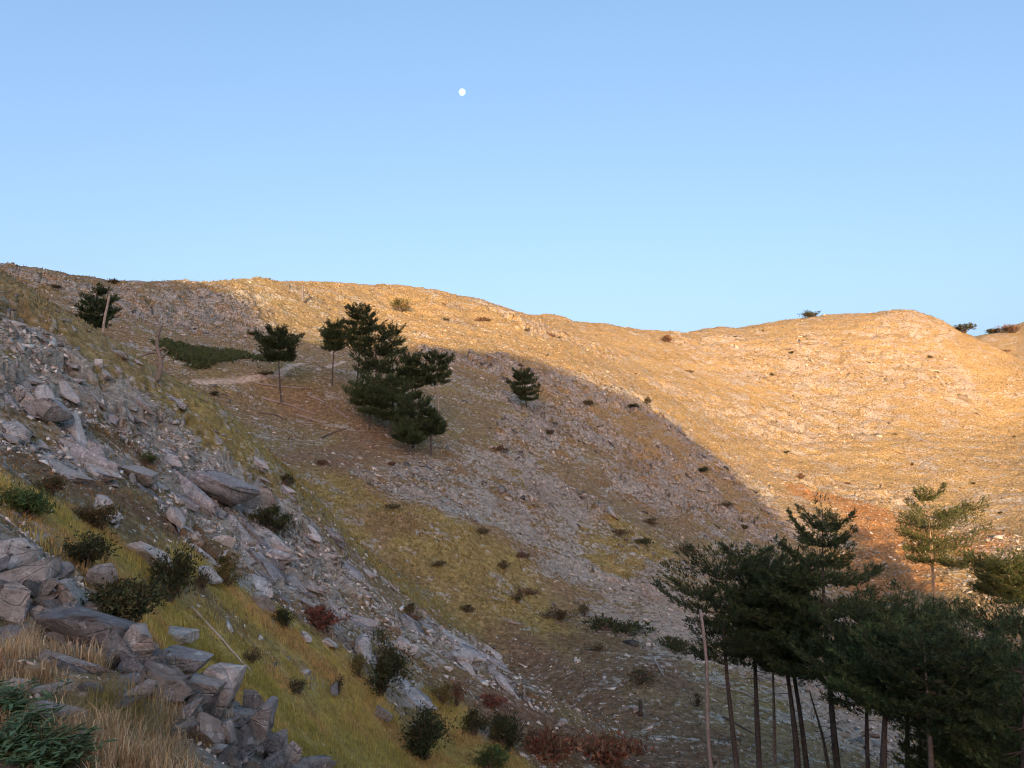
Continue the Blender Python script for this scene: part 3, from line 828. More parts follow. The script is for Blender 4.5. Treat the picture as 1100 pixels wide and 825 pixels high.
# rubble too plentiful to count
def rubble(name, label, n, r0, r1, prob, size0, tint_a, tint_b, seed, a0=-38, a1=37, flat=0.55, sig=0.5):
    rg = np.random.default_rng(seed)
    x, y = polar_samples(rg, n, r0, r1, a0, a1)
    pr = prob(x, y)
    ok = rg.random(len(x)) < pr
    x, y = x[ok], y[ok]
    z = Hq(x, y); r_ = np.hypot(x, y)
    s = size0 * (r_ / 30) ** 0.72 * np.clip(rg.lognormal(-0.15, sig, len(x)), 0.3, 2.6)
    yaw = math.atan2(SD[1], SD[0]) + rg.normal(size=len(x)) * 0.7
    M = rotmats(rg, len(x), normal_at(x, y), yaw, 0.35)
    S = s[:, None] * np.c_[rg.uniform(0.7, 1.5, len(x)), rg.uniform(0.6, 1.1, len(x)), rg.uniform(0.5, 1.2, len(x)) * flat * 1.6]
    t = rg.random(len(x))[:, None]; b = rg.uniform(0.38, 1.35, len(x))[:, None]
    tint = (np.array(tint_a) * (1 - t) + np.array(tint_b) * t) * b
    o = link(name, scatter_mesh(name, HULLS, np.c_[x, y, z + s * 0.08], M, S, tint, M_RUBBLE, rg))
    tag(o, label, "rubble", None, "stuff")
    return o
clump = lambda x, y, s, sd: sstep(-0.15, 0.4, fbm(x / s, y / s, 4, sd))
nograss = lambda x, y: (1 - 0.93 * gsample(gm['meadow'], x, y)) * (1 - 0.8 * gsample(gm['olive'], x, y)) * (1 - gsample(gm['path'], x, y)) * (1 - 0.8 * gsample(gm['crest_grass'], x, y)) * (1 - 0.7 * gsample(gm['dry'], x, y))
rubble("rubble", "loose grey and white rubble covering the rocky spur", 110000, 21, 75, lambda x, y: nograss(x, y) * np.clip(0.05 + gsample(gm['rib'], x, y) * (0.05 + 0.62 * clump(x, y, 3.5, 401)), 0, 1), 0.10, (0.27, 0.245, 0.205), (0.70, 0.65, 0.56), 61, -38, 8)
rubble("gravel", "gravel and small stones along the near rocky edge", 26000, 5, 15, lambda x, y: nograss(x, y) * (0.25 + 0.75 * clump(x, y, 0.9, 402)) * (x < 1) * (x < -0.2 * y + 0.8), 0.07, (0.34, 0.27, 0.20), (0.74, 0.64, 0.53), 62, -40, 5)
rubble("scree", "grey stones strewn over the shaded hillside", 130000, 45, 230, lambda x, y: nograss(x, y) * np.clip(0.14 + 0.55 * gsample(np.clip(gm['scree'] + gm['pale'], 0, 1), x, y) * (0.12 + 0.88 * clump(x, y, 7, 403)) * (0.25 + 0.75 * sstep(-0.2, 0.3, fbm(x / 2.5 + y / 30, y / 16, 4, 433))), 0, 1), 0.085, (0.25, 0.215, 0.165), (0.64, 0.575, 0.475), 63)
rubble("ledges", "grey rock ledges breaking through the shaded hillside", 60000, 45, 235, lambda x, y: nograss(x, y) * gsample(np.clip(gm['scree'] + 0.8 * gm['pale'], 0, 1), x, y) * sstep(0.1, 0.5, fbm(x / 9, y / 9, 4, 431)) * 0.35, 0.26, (0.19, 0.175, 0.145), (0.48, 0.44, 0.375), 65, flat=0.4, sig=0.35)
rubble("crags", "pale rock ledges breaking through the sunlit hillside", 60000, 150, 400, lambda x, y: (gsample(sunny, x, y) > 0.4) * gsample(gm['crag'], x, y) * sstep(0.1, 0.5, fbm(x / 16, y / 16, 4, 432)) * 0.3, 0.19, (0.36, 0.27, 0.18), (0.58, 0.48, 0.35), 66, flat=0.4, sig=0.35)  # paler, warmer tint than the shaded ledges: sunlight put into the colour
rubble("hillside_stones", "pale stones strewn over the sunlit hillside and ridge", 140000, 130, 440, lambda x, y: (gsample(sunny, x, y) > 0.4) * np.clip(0.10 + 0.6 * gsample(np.clip(gm['crag'] + gm['pale'], 0, 1), x, y) + 0.35 * clump(x, y, 14, 404), 0, 1) * nograss(x, y), 0.055, (0.36, 0.25, 0.14), (0.56, 0.42, 0.27), 64)  # sunlit copy of the grey scree, the light's warmth is in the tint
# ------------------------------------------------------------------ pines
GREEN = np.array([0.046, 0.072, 0.026])
def needles(buf, P_, out, rg, ln, wd, nb, up=0.55, tint=GREEN, tv=0.45):
    """tufts of needles (each a thin triangle) around the points P_; out: outward directions"""
    n = len(P_)
    if n == 0: return
    d = rg.normal(size=(n, nb, 3)) * 0.75 + out[:, None] * 0.55 + np.array([0, 0, up])
    d /= np.linalg.norm(d, axis=2, keepdims=True) + 1e-9
    L = ln * rg.uniform(0.6, 1.25, (n, nb, 1))
    s = np.cross(d, rg.normal(size=(n, nb, 3))); s /= np.linalg.norm(s, axis=2, keepdims=True) + 1e-9
    c0 = P_[:, None] + rg.normal(size=(n, nb, 3)) * ln * 0.18
    a, b, c_ = c0 - s * wd / 2, c0 + s * wd / 2, c0 + d * L
    V = np.stack([a, b, c_], 2).reshape(-1, 3)
    F = np.arange(len(V)).reshape(-1, 3)
    col = tint * (1 + tv * rg.uniform(-1, 1, (n, 1))) * np.ones((n, 3)); col[:, 0] *= rg.uniform(0.75, 1.4, n)
    C_ = np.repeat(col, nb * 3, 0)
    buf.add(V, F, C_)

def shoots(buf, P_, out, rg, ln, wd, nb, tint=GREEN, tv=0.4, up=0.8):
    """bottle-brush shoots: a short axis pointing outwards and up, needles all round it"""
    n = len(P_)
    if n == 0: return
    ax = out * 0.75 + np.array([0, 0, up]) + rg.normal(size=(n, 3)) * 0.35
    ax /= np.linalg.norm(ax, axis=1, keepdims=True)
    sl = ln * rg.uniform(0.7, 1.4, (n, 1, 1))
    t = rg.uniform(0, 1, (n, nb, 1))
    c0 = P_[:, None] + ax[:, None] * t * sl
    d = rg.normal(size=(n, nb, 3)); d -= (d * ax[:, None]).sum(2, keepdims=True) * ax[:, None]
    d /= np.linalg.norm(d, axis=2, keepdims=True) + 1e-9
    d = d * (1.0 - 0.45 * t) + ax[:, None] * (0.55 + 0.6 * t)
    d /= np.linalg.norm(d, axis=2, keepdims=True)
    L = ln * 0.55 * rg.uniform(0.7, 1.2, (n, nb, 1))
    s = np.cross(d, rg.normal(size=(n, nb, 3))); s /= np.linalg.norm(s, axis=2, keepdims=True) + 1e-9
    V = np.stack([c0 - s * wd / 2, c0 + s * wd / 2, c0 + d * L], 2).reshape(-1, 3)
    F = np.arange(len(V)).reshape(-1, 3)
    col = tint * (1 + tv * rg.uniform(-1, 1, (n, 1))) * np.ones((n, 3)); col[:, 0] *= rg.uniform(0.8, 1.35, n)
    buf.add(V, F, np.repeat(col, nb * 3, 0))

def make_pine(seed, H, cb, Rc, shape='flat', whorls=10, per=5, ln=0.24, wd=0.045, nb=10, dens=1.0, trunk_r=0.16, lean=(0, 0), bark=(0.10, 0.088, 0.078), dead=3, tint=GREEN, forks=0, asym=None, thin=0.0, padv=0.032):
    """H height, cb height of the lowest live branch, Rc crown radius"""
    rg = np.random.default_rng(seed)
    tb, cbuf, fbufs = Buf(), Buf(), []
    limb_col = np.array((0.10, 0.075, 0.055))
    def trunk_at(h):
        t = h / H
        w = 0.018 * H
        return np.stack([lean[0] * t ** 1.2 * H + w * np.sin(3.1 * t + seed), lean[1] * t ** 1.2 * H + w * np.cos(2.3 * t + seed * 1.7) - w * math.cos(seed * 1.7) , h], -1)
    hs = np.linspace(-0.4, H * 0.99, 16)
    rad = trunk_r * np.clip(1 - hs / H, 0.06, 1.2) ** 0.75
    rad[0] *= 1.25
    tube(tb, trunk_at(hs), rad, 8, bark, jag=0.15, rng=rg)
    for f in range(forks):
        az = rg.uniform(0, 6.28); h0 = 0.02 * H
        pts = [trunk_at(h0) + np.array([math.cos(az), math.sin(az), 0]) * (0.08 + 0.07 * H * t) + np.array([0, 0, (cb + 0.3 * (H - cb)) * t]) for t in np.linspace(0, 1, 8)]
        fbufs.append(Buf()); tube(fbufs[-1], pts, trunk_r * np.linspace(0.8, 0.3, 8), 6, bark, rng=rg)
    def prof(t):
        if shape == 'flat': return np.interp(t, [0, 0.25, 0.6, 0.85, 1], [0.55, 0.9, 1.0, 0.75, 0.3])
        if shape == 'cone': return np.interp(t, [0, 0.15, 0.5, 0.8, 1], [0.9, 1.0, 0.82, 0.55, 0.22])
        if shape == 'umbrella': return np.interp(t, [0, 0.3, 0.7, 1], [0.8, 1.0, 0.95, 0.45])
        return np.interp(t, [0, 0.2, 0.5, 0.8, 1], [0.6, 0.95, 1.0, 0.75, 0.3])
    for i in range(whorls):
        t = (i + 0.15 + 0.5 * rg.random()) / whorls
        h = cb + (H - cb) * t * 0.97
        L0 = Rc * prof(t)
        n_b = max(3, int(round(per * (0.8 + 0.4 * rg.random()))))
        az0 = rg.uniform(0, 6.28)
        for b in range(n_b):
            if rg.random() < thin: continue
            az = az0 + b * 6.283 / n_b + rg.normal() * 0.3
            L = L0 * rg.uniform(0.55, 1.15)
            if asym is not None: L *= 1 + asym[1] * math.cos(az - asym[0])
            el = np.interp(t, [0, 0.6, 1], [-0.08, 0.12, 0.75]) + rg.normal() * 0.12
            s = np.linspace(0, 1, 6)
            dirh = np.array([math.cos(az), math.sin(az), 0])
            side = np.array([-math.sin(az), math.cos(az), 0])
            bend = rg.normal() * 0.12
            Pb = trunk_at(np.array([h]))[0] + (dirh * (s * L * math.cos(el))[:, None]) + side * (bend * L * s ** 2)[:, None]
            Pb[:, 2] += L * (math.sin(el) * s - 0.10 * np.sin(s * np.pi) + 0.14 * s ** 3)
            tube(tb, Pb, np.maximum(0.012, trunk_r * 0.24 * (1 - 0.85 * s) * (0.5 + L / Rc / 2)), 5, limb_col, cap=False, rng=rg)
            nt = int(max(14, dens * 30 * (L / 2.2) ** 1.15))
            u_ = rg.uniform(0.14, 1.03, nt) ** 0.8
            base_p = np.stack([np.interp(u_, s, Pb[:, k]) for k in range(3)], -1)
            wid = 0.42 * L * np.sin(np.clip(u_, 0, 1) * 2.5) * rg.uniform(-1, 1, nt)
            base_p = base_p + side * wid[:, None] + dirh * (0.1 * np.abs(wid))[:, None]
            base_p[:, 2] += rg.normal(size=nt) * padv * L + 0.02 * L - 0.05 * np.abs(wid)
            shoots(cbuf, base_p, np.tile(dirh, (nt, 1)) + side * np.sign(wid)[:, None] * 0.6, rg, ln, wd, nb, tint=tint)
    # top tuft
    top = trunk_at(np.full(10, H)) + rg.normal(size=(10, 3)) * np.array([0.1, 0.1, 0.2]) * Rc * 0.6
    shoots(cbuf, top, np.tile([0, 0, 1.0], (10, 1)), rg, ln, wd, nb, tint=tint)
    # dead stubs on the bare trunk
    extra = []
    for _ in range(dead):
        h = rg.uniform(0.3 * cb, cb); az = rg.uniform(0, 6.28); L = rg.uniform(0.25, 0.5) * Rc * 0.8
        s = np.linspace(0, 1, 4)
        Pb = trunk_at(np.array([h]))[0] + np.array([math.cos(az), math.sin(az), -0.15]) * (s * L)[:, None]
        db = Buf(); tube(db, Pb, np.maximum(0.006, trunk_r * 0.14 * (1 - s * 0.9)), 4, np.array(bark) * 1.1, cap=False, rng=rg)
        extra.append(("dead_branch", db.mesh("dead_branch", M_BARK, True)))
    extra += [("trunk", fb.mesh("trunk", M_BARK, True)) for fb in fbufs]
    return tb.mesh("trunk", M_BARK, True), cbuf.mesh("crown", M_NEEDLE, False), extra

def pine(meshes, loc, label, group=None, rot=0.0, scale=1.0, name="pine_tree"):
    root = empty(name, loc)
    root.rotation_euler = (0, 0, rot); root.scale = (scale,) * 3
    link("trunk", meshes[0], (0, 0, 0), root); link("crown", meshes[1], (0, 0, 0), root)
    for nm, em in meshes[2]: link(nm, em, (0, 0, 0), root)
    return tag(root, label, "pine tree", group)

G1 = "pines of the dark grove at lower right"
# (u of the trunk at the photo's bottom edge, distance, v of the top, v of the crown base, half width px, shape, label, extra)
grove = [
    (794, 42.0, 604, 706, 66, 'flat', "dark pine at the left end of the grove, slim leaning trunk", dict(lean=(-0.10, 0), whorls=5)),
    (820, 43.0, 592, 712, 60, 'flat', "flat topped dark pine, second trunk from the left of the grove", dict(lean=(-0.06, 0), whorls=5)),
    (834, 45.0, 600, 692, 48, 'flat', "thin pale trunked pine just left of the twin trunks", dict(lean=(-0.05, 0), trunk_r=0.11, bark=(0.24, 0.19, 0.15))),
    (852, 41.0, 616, 722, 58, 'flat', "thicker left pine of the twin trunks", dict(lean=(-0.11, 0), trunk_r=0.19, dead=6)),
    (861, 41.6, 610, 706, 52, 'flat', "right pine of the twin trunks, slimmer and darker", dict(lean=(-0.08, 0), dead=6)),
    (899, 39.0, 548, 722, 76, 'cone', "tallest dark pine with layered spreading branches against sunlit slope", dict(lean=(0.0, 0), whorls=8, per=8, dens=3.0, trunk_r=0.2, padv=0.022)),
    (937, 35.0, 650, 752, 66, 'flat', "dark pine right of the leaning snag, trunk near the bottom edge", dict(lean=(-0.01, 0), trunk_r=0.15)),
    (949, 33.0, 668, 760, 62, 'round', "dark pine with the thick trunk at the grove's bottom edge", dict(trunk_r=0.22)),
    (974, 37.0, 648, 748, 64, 'flat', "dark pine in the middle of the right hand grove", dict()),
    (987, 39.0, 656, 752, 56, 'round', "slim dark pine behind the pale thick trunk", dict(trunk_r=0.12)),
    (997, 31.0, 680, 770, 74, 'round', "nearest grove pine with a pale thick trunk", dict(trunk_r=0.2, bark=(0.19, 0.16, 0.135))),
    (1024, 40.0, 645, 815, 72, 'round', "bushy pine with light green shoots at the grove's top right", dict(tint=GREEN * 1.35)),
    (1050, 33.0, 668, 900, 88, 'round', "broad dark pine whose crown hangs to the photo's bottom right", dict(whorls=8, tint=GREEN * 1.2)),
    (1074, 42.0, 648, 860, 70, 'round', "tall dark pine behind the broad low hanging one", dict()),
    (1092, 30.0, 690, 880, 84, 'round', "nearest dark pine cut by the photo's right edge", dict(whorls=8, tint=GREEN * 1.2)),
    (1112, 37.0, 652, 900, 88, 'round', "dark pine at the right edge behind the nearest one", dict()),
]
for k, (u, Y, vt, vb, hw, shp, lab, ex) in enumerate(grove):
    ex = dict(ex)
    dx, dz = ray(u, 825)
    x = float(dx) * Y
    z0 = float(Hq(np.array([x]), np.array([Y]))[0])
    zt = float(ray(u, vt)[1]) * Y; zb = float(ray(u, vb)[1]) * Y
    H = zt - z0; Rc = hw / FPX * Y
    lean = ex.pop('lean', (0.0, 0.0))
    z_edge = float(dz) * Y - z0                      # height at which the trunk crosses the frame's lower edge
    if u > 930: vt += 7; ex.setdefault('dens', 3.3)
    zt = float(ray(u, vt)[1]) * Y; H = zt - z0
    args = dict(whorls=6, per=6, ln=0.26, wd=0.035, nb=16, dens=2.9, trunk_r=0.17, dead=9, padv=0.028, thin=0.03)
    args['tint'] = GREEN * (0.8 + 0.75 * ((k * 7) % 10) / 10)
    args.update(ex)
    ms = make_pine(500 + k, H, max(zb - z0, 0.25 * H), Rc, shp, lean=lean, **args)
    pine(ms, (x - lean[0] * max(z_edge, 0) , Y, z0 - 0.1), lab, G1)

# lone pines on the far side and the clump on the hillside
G2 = "pines of the clump on the shaded hillside"
far_pines = [
    (303, 440, 358, 386, 22, 'umbrella', "lone umbrella pine with a long bare trunk left of the clump", None, dict(lean=(-0.06, 0), trunk_r=0.16, dead=2, whorls=5, per=7, padv=0.09)),
    (358, 420, 350, 374, 17, 'umbrella', "small flat crowned pine standing just left of the clump", None, dict(trunk_r=0.15, whorls=5, per=6, padv=0.09)),
    (384, 442, 330, 372, 19, 'round', "topmost pine of the clump, standing out above the others", G2, dict()),
    (402, 452, 350, 402, 27, 'round', "broad pine forming the upper left of the clump", G2, dict(dens=1.3)),
    (420, 452, 352, 412, 28, 'round', "broad dense pine in the upper middle of the clump", G2, dict(dens=1.3)),
    (470, 462, 380, 412, 18, 'umbrella', "pine with a pale bare trunk at the right side of the clump", G2, dict(bark=(0.34, 0.28, 0.22), whorls=5, padv=0.08)),
    (444, 455, 384, 416, 17, 'round', "pine between the broad dense one and the pale trunked one", G2, dict()),
    (398, 462, 404, 442, 25, 'round', "low pine at the left foot of the clump", G2, dict()),
    (420, 470, 412, 450, 28, 'round', "pine in the lower middle of the clump", G2, dict()),
    (444, 486, 424, 468, 23, 'round', "low spreading pine at the lower right of the clump", G2, dict()),
    (462, 492, 440, 466, 15, 'cone', "small pine at the very foot of the clump", G2, dict()),
    (438, 490, 452, 474, 16, 'cone', "little pine left of the one at the clump's foot", G2, dict()),
    (566, 440, 398, 430, 17, 'round', "isolated round pine right of the clump on the slope", None, dict(lean=(-0.15, 0))),
    (104, 356, 312, 350, 20, 'round', "dark pine behind the bare pole at upper left", None, dict(dens=1.2, thin=0.15, padv=0.04)),
]
for k, (u, v, vt, vb, hw, shp, lab, grp, ex) in enumerate(far_pines):
    p = hit(u, v)
    if u == 104: p = Vector(P(104, 352, 66)); p.z = float(Hq(np.array([p.x]), np.array([p.y]))[0])
    s = p.y / FPX
    zt = float(ray(u, vt)[1]) * p.y; zb = float(ray(u, vb)[1]) * p.y
    H = zt - p.z
    args = dict(whorls=6, per=5, ln=0.5, wd=0.09, nb=12, dens=2.4, trunk_r=0.18, dead=1, padv=0.06)
    args['tint'] = GREEN * (0.8 + 0.6 * ((k * 7) % 10) / 10)
    args.update(ex)
    ms = make_pine(600 + k, H, max(zb - p.z, 0.15 * H), hw * s, shp, **args)
    pine(ms, (p.x, p.y, p.z - 0.15), lab, grp)
# sunlit pines on the right
for (u, v, vt, vb, hw, shp, lab, ex) in [
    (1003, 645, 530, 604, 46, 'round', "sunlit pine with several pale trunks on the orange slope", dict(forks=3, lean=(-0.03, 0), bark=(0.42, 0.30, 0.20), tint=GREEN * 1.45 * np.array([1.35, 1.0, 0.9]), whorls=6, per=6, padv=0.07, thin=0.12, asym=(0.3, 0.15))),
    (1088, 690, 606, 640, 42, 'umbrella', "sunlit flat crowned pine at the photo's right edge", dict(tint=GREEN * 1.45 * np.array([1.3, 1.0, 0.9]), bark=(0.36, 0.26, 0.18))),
]:
    p = hit(u, v)
    s = p.y / FPX
    H = float(ray(u, vt)[1]) * p.y - p.z
    args = dict(whorls=7, per=6, ln=0.4, wd=0.07, nb=14, dens=2.6, trunk_r=0.2, dead=2)
    args.update(ex)
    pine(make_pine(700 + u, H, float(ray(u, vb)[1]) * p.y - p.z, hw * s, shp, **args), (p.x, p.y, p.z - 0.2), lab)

# ------------------------------------------------------------------ dead wood
def snag(u, v, vt, r_px, label, seed, lean=(0, 0), arms=(), name="dead_tree", col=(0.34, 0.29, 0.24), taper=0.5, twigs=0, Y=None, wob=0.01):
    rg = np.random.default_rng(seed)
    p = hit(u, v) if Y is None else Vector((float(ray(u, v)[0]) * Y, Y, 0))
    if Y is not None: p.z = float(Hq(np.array([p.x]), np.array([p.y]))[0])
    s = p.y / FPX
    H = float(ray(u, vt)[1]) * p.y - p.z
    root = empty(name, p)
    b = Buf()
    t = np.linspace(-0.03, 1, 12)
    def at(t_): return np.stack([lean[0] * H * t_ + wob * H * np.sin(7 * t_ + seed), lean[1] * H * t_, H * t_], -1)
    tube(b, at(t), r_px * s * (1 - (1 - taper) * np.clip(t, 0, 1)), 8, col, jag=0.35, rng=rg)
    link("trunk", b.mesh("trunk", M_DEAD, True), (0, 0, 0), root)
    for (h0, pts) in arms:
        b = Buf()
        base_ = at(np.array([h0]))[0]
        Pb = np.r_[[base_], [base_ + np.array([q[0] * s, q[2] * s if len(q) > 2 else 0.1, q[1] * s]) for q in pts]]
        tube(b, Pb, np.linspace(r_px * s * 0.55, 0.02, len(Pb)), 6, col, jag=0.2, rng=rg)
        link("limb", b.mesh("limb", M_DEAD, True), (0, 0, 0), root)
    if twigs:
        b = Buf()
        for _ in range(twigs):
            h0 = rg.uniform(0.35, 0.97); az = rg.uniform(0, 6.28); L = H * rg.uniform(0.03, 0.09)
            base_ = at(np.array([h0]))[0]
            tube(b, [base_, base_ + np.array([math.cos(az), math.sin(az), rg.uniform(-0.3, 0.3)]) * L * 0.6, base_ + np.array([math.cos(az), math.sin(az), rg.uniform(-0.5, 0.2)]) * L], [0.02, 0.014, 0.005], 4, col, rng=rg)
        link("twigs", b.mesh("twigs", M_DEAD), (0, 0, 0), root)
    return tag(root, label, "dead tree")
snag(169, 410, 350, 3.4, "broken grey snag with one long arm on the spur crest", 31, (0.02, 0), [(0.52, [(-10, 0), (-20, -4), (-28, -9)]), (0.55, [(6, 4), (9, 1)]), (0.8, [(2, 6), (4, 12)]), (0.4, [(5, 6), (8, 10)]), (0.25, [(-4, 3), (-8, 9)])], col=(0.24, 0.195, 0.155), taper=0.3, twigs=16, wob=0.045)
snag(108, 352, 318, 1.5, "bare pale pole in front of the pine at upper left", 32, (0.12, 0), col=(0.42, 0.35, 0.28), taper=0.75, name="dead_tree", Y=58.0)
snag(325, 324, 306, 1.8, "small dead tree on the sunlit ridge", 33, (0, 0), [(0.5, [(-3, 3), (-4, 6)]), (0.5, [(3, 3), (3, 8)])], col=(0.22, 0.19, 0.17), twigs=6)
snag(768, 850, 655, 2.6, "thin bare dead trunk standing left of the grove", 34, (-0.06, 0), col=(0.30, 0.26, 0.23), taper=0.55, Y=40.0, twigs=3)
snag(900, 850, 742, 2.8, "leaning dead snag with bare twigs between the twin trunks and the right grove", 35, (-0.22, 0), col=(0.15, 0.125, 0.105), taper=0.2, Y=43.0, twigs=26)
snag(688, 768, 752, 2.2, "short dark stump on the grey slope left of the grove", 36, (0.02, 0), col=(0.10, 0.08, 0.065), taper=0.8)

def log(pix, r_px, label, col=(0.40, 0.34, 0.27), name="fallen_log", group=None, lift=0.4, cat="fallen log", seed=1):
    rg = np.random.default_rng(seed)
    us = np.interp(np.linspace(0, 1, 9), np.linspace(0, 1, len(pix)), [q[0] for q in pix]); vs = np.interp(np.linspace(0, 1, 9), np.linspace(0, 1, len(pix)), [q[1] for q in pix])
    h = hits(us, vs)
    h[:, 2] = 0.5 * h[:, 2] + 0.5 * np.convolve(np.pad(h[:, 2], 1, mode='edge'), [1 / 3] * 3, 'valid')
    h[:, 1] = np.convolve(np.pad(h[:, 1], 1, mode='edge'), [1 / 3] * 3, 'valid'); 
    h[:, 2] = np.maximum(Hq(h[:, 0], h[:, 1]), h[:, 2])
    s = h[:, 1].mean() / FPX
    h[:, 2] += r_px * s * lift
    o0 = h[0].copy()
    b = Buf(); tube(b, h - o0, np.linspace(r_px * s, r_px * s * 0.5, 9), 7, col, jag=0.2, rng=rg)
    return tag(link(name, b.mesh(name, M_DEAD, True), o0), label, cat, group)
GL = "fallen trunks on the slope below the track"
log([(205, 652), (240, 690), (268, 722)], 1.6, "long thin branch lying across the yellow meadow", (0.46, 0.40, 0.31), "fallen_branch", None, 0.9, "branch", 1)
log([(207, 520), (213, 536)], 1.0, "short pale stick leaning on the grey crag", (0.55, 0.48, 0.40), "fallen_branch", None, 0.8, "branch", 2)
log([(246, 540), (254, 553)], 0.9, "forked pale stick at the foot of the grey crag", (0.55, 0.48, 0.40), "fallen_branch", None, 0.8, "branch", 3)
for k, (seg, lab) in enumerate([(((272, 412), (300, 416), (330, 418)), "fallen trunk just below the track"), (((280, 428), (312, 436), (338, 446)), "long fallen trunk left of the clump's foot"),
                                (((318, 446), (350, 456)), "fallen trunk below the long one"), (((343, 472), (356, 466), (372, 461)), "dark fallen trunk pointing at the low pine"),
                                (((278, 444), (296, 446), (308, 452)), "dark fallen trunk with its root end at the left"), (((330, 425), (352, 434)), "pale fallen trunk under the small flat crowned pine"),
                                (((360, 440), (376, 452)), "fallen trunk reaching the edge of the clump")]):
    log(seg, 1.1, lab, (0.16, 0.13, 0.11) if 'dark' in lab else (0.34, 0.29, 0.25), "fallen_log", GL, 0.7, "fallen log", 10 + k)
for k, (seg, lab) in enumerate([(((770, 738), (800, 745), (812, 752)), "fallen trunk behind the left trunks of the grove"), (((776, 770), (812, 790)), "dark log across the foot of the left grove trunks"), (((700, 705), (715, 730)), "leaning dead log on the grey scree left of the grove"), (((545, 668), (560, 672)), "pale short log on the lower olive slope")]):
    log(seg, 1.3, lab, (0.14, 0.115, 0.10) if 'dark' in lab else (0.34, 0.29, 0.25), "fallen_log", None, 0.7, "fallen log", 30 + k)

# ------------------------------------------------------------------ shrubs
KIND = {'dark': (0.050, 0.062, 0.026), 'dim': (0.11, 0.10, 0.052), 'green': (0.075, 0.12, 0.040), 'brown': (0.15, 0.10, 0.06), 'red': (0.15, 0.072, 0.05), 'olive': (0.13, 0.125, 0.045), 'rust': (0.18, 0.105, 0.065)}
def make_shrub(seed, W, H, kind, leaves, ln, stems=13):
    """leaves spread in uneven clumps on branching stems; W, H in metres"""
    rg = np.random.default_rng(seed)
    sb, lb = Buf(), Buf()
    tips = []
    for _ in range(stems):
        az = rg.uniform(0, 6.28); sp = rg.uniform(0.1, 0.5) * W; h = H * rg.uniform(0.55, 1.0)
        tip = np.array([math.cos(az) * sp, math.sin(az) * sp, h * (1 - 0.5 * (sp / (0.5 * W)) ** 2)])
        mid = tip * np.array([0.4, 0.4, 0.55]) + rg.normal(size=3) * 0.05 * W
        mid[2] = abs(mid[2])
        tube(sb, [[tip[0] * 0.08, tip[1] * 0.08, -0.1], mid, tip], np.array([0.03, 0.018, 0.006]) * max(W, 0.5), 4, (0.16, 0.12, 0.09), cap=False, rng=rg)
        tips += [tip, mid * 0.6 + tip * 0.4]
    tips = np.array(tips)
    n = leaves
    wgt = rg.dirichlet(np.full(len(tips), 0.8))
    sig = rg.uniform(0.06, 0.17, len(tips))
    ti = rg.choice(len(tips), n, p=wgt)
    c0 = tips[ti] + rg.normal(size=(n, 3)) * sig[ti][:, None] * np.array([W, W, 0.85 * H])
    c0[:, 2] = np.abs(c0[:, 2])
    out = c0 - np.array([0, 0, 0.25 * H]); out /= np.linalg.norm(out, axis=1, keepdims=True) + 1e-9
    tone = rg.uniform(0.7, 1.35, len(tips))
    for q in range(len(tips)):
        m_ = ti == q
        needles(lb, c0[m_], out[m_], rg, ln, ln * 0.42, 3, 0.25, np.array(KIND[kind]) * tone[q] * np.array([rg.uniform(0.85, 1.35), 1, 0.9]), 0.45)
    return sb.mesh("stems", M_DEAD), lb.mesh("foliage", M_LEAF)
def shrub(u, v, w, h, kind, label, seed, detail=700, group=None, name="shrub"):
    p = hit(u, v); s = p.y / FPX
    W, H = w * s, h * s
    ms = make_shrub(seed, W, H, kind, detail, max(0.05, 1.6 * s, 0.075 * W))
    root = empty(name, (p.x, p.y + 0.2 * W, float(Hq(np.array([p.x]), np.array([p.y + 0.2 * W]))[0]) - 0.03))
    link("stems", ms[0], (0, 0, 0), root); link("foliage", ms[1], (0, 0, 0), root)
    return tag(root, label, "shrub", group)
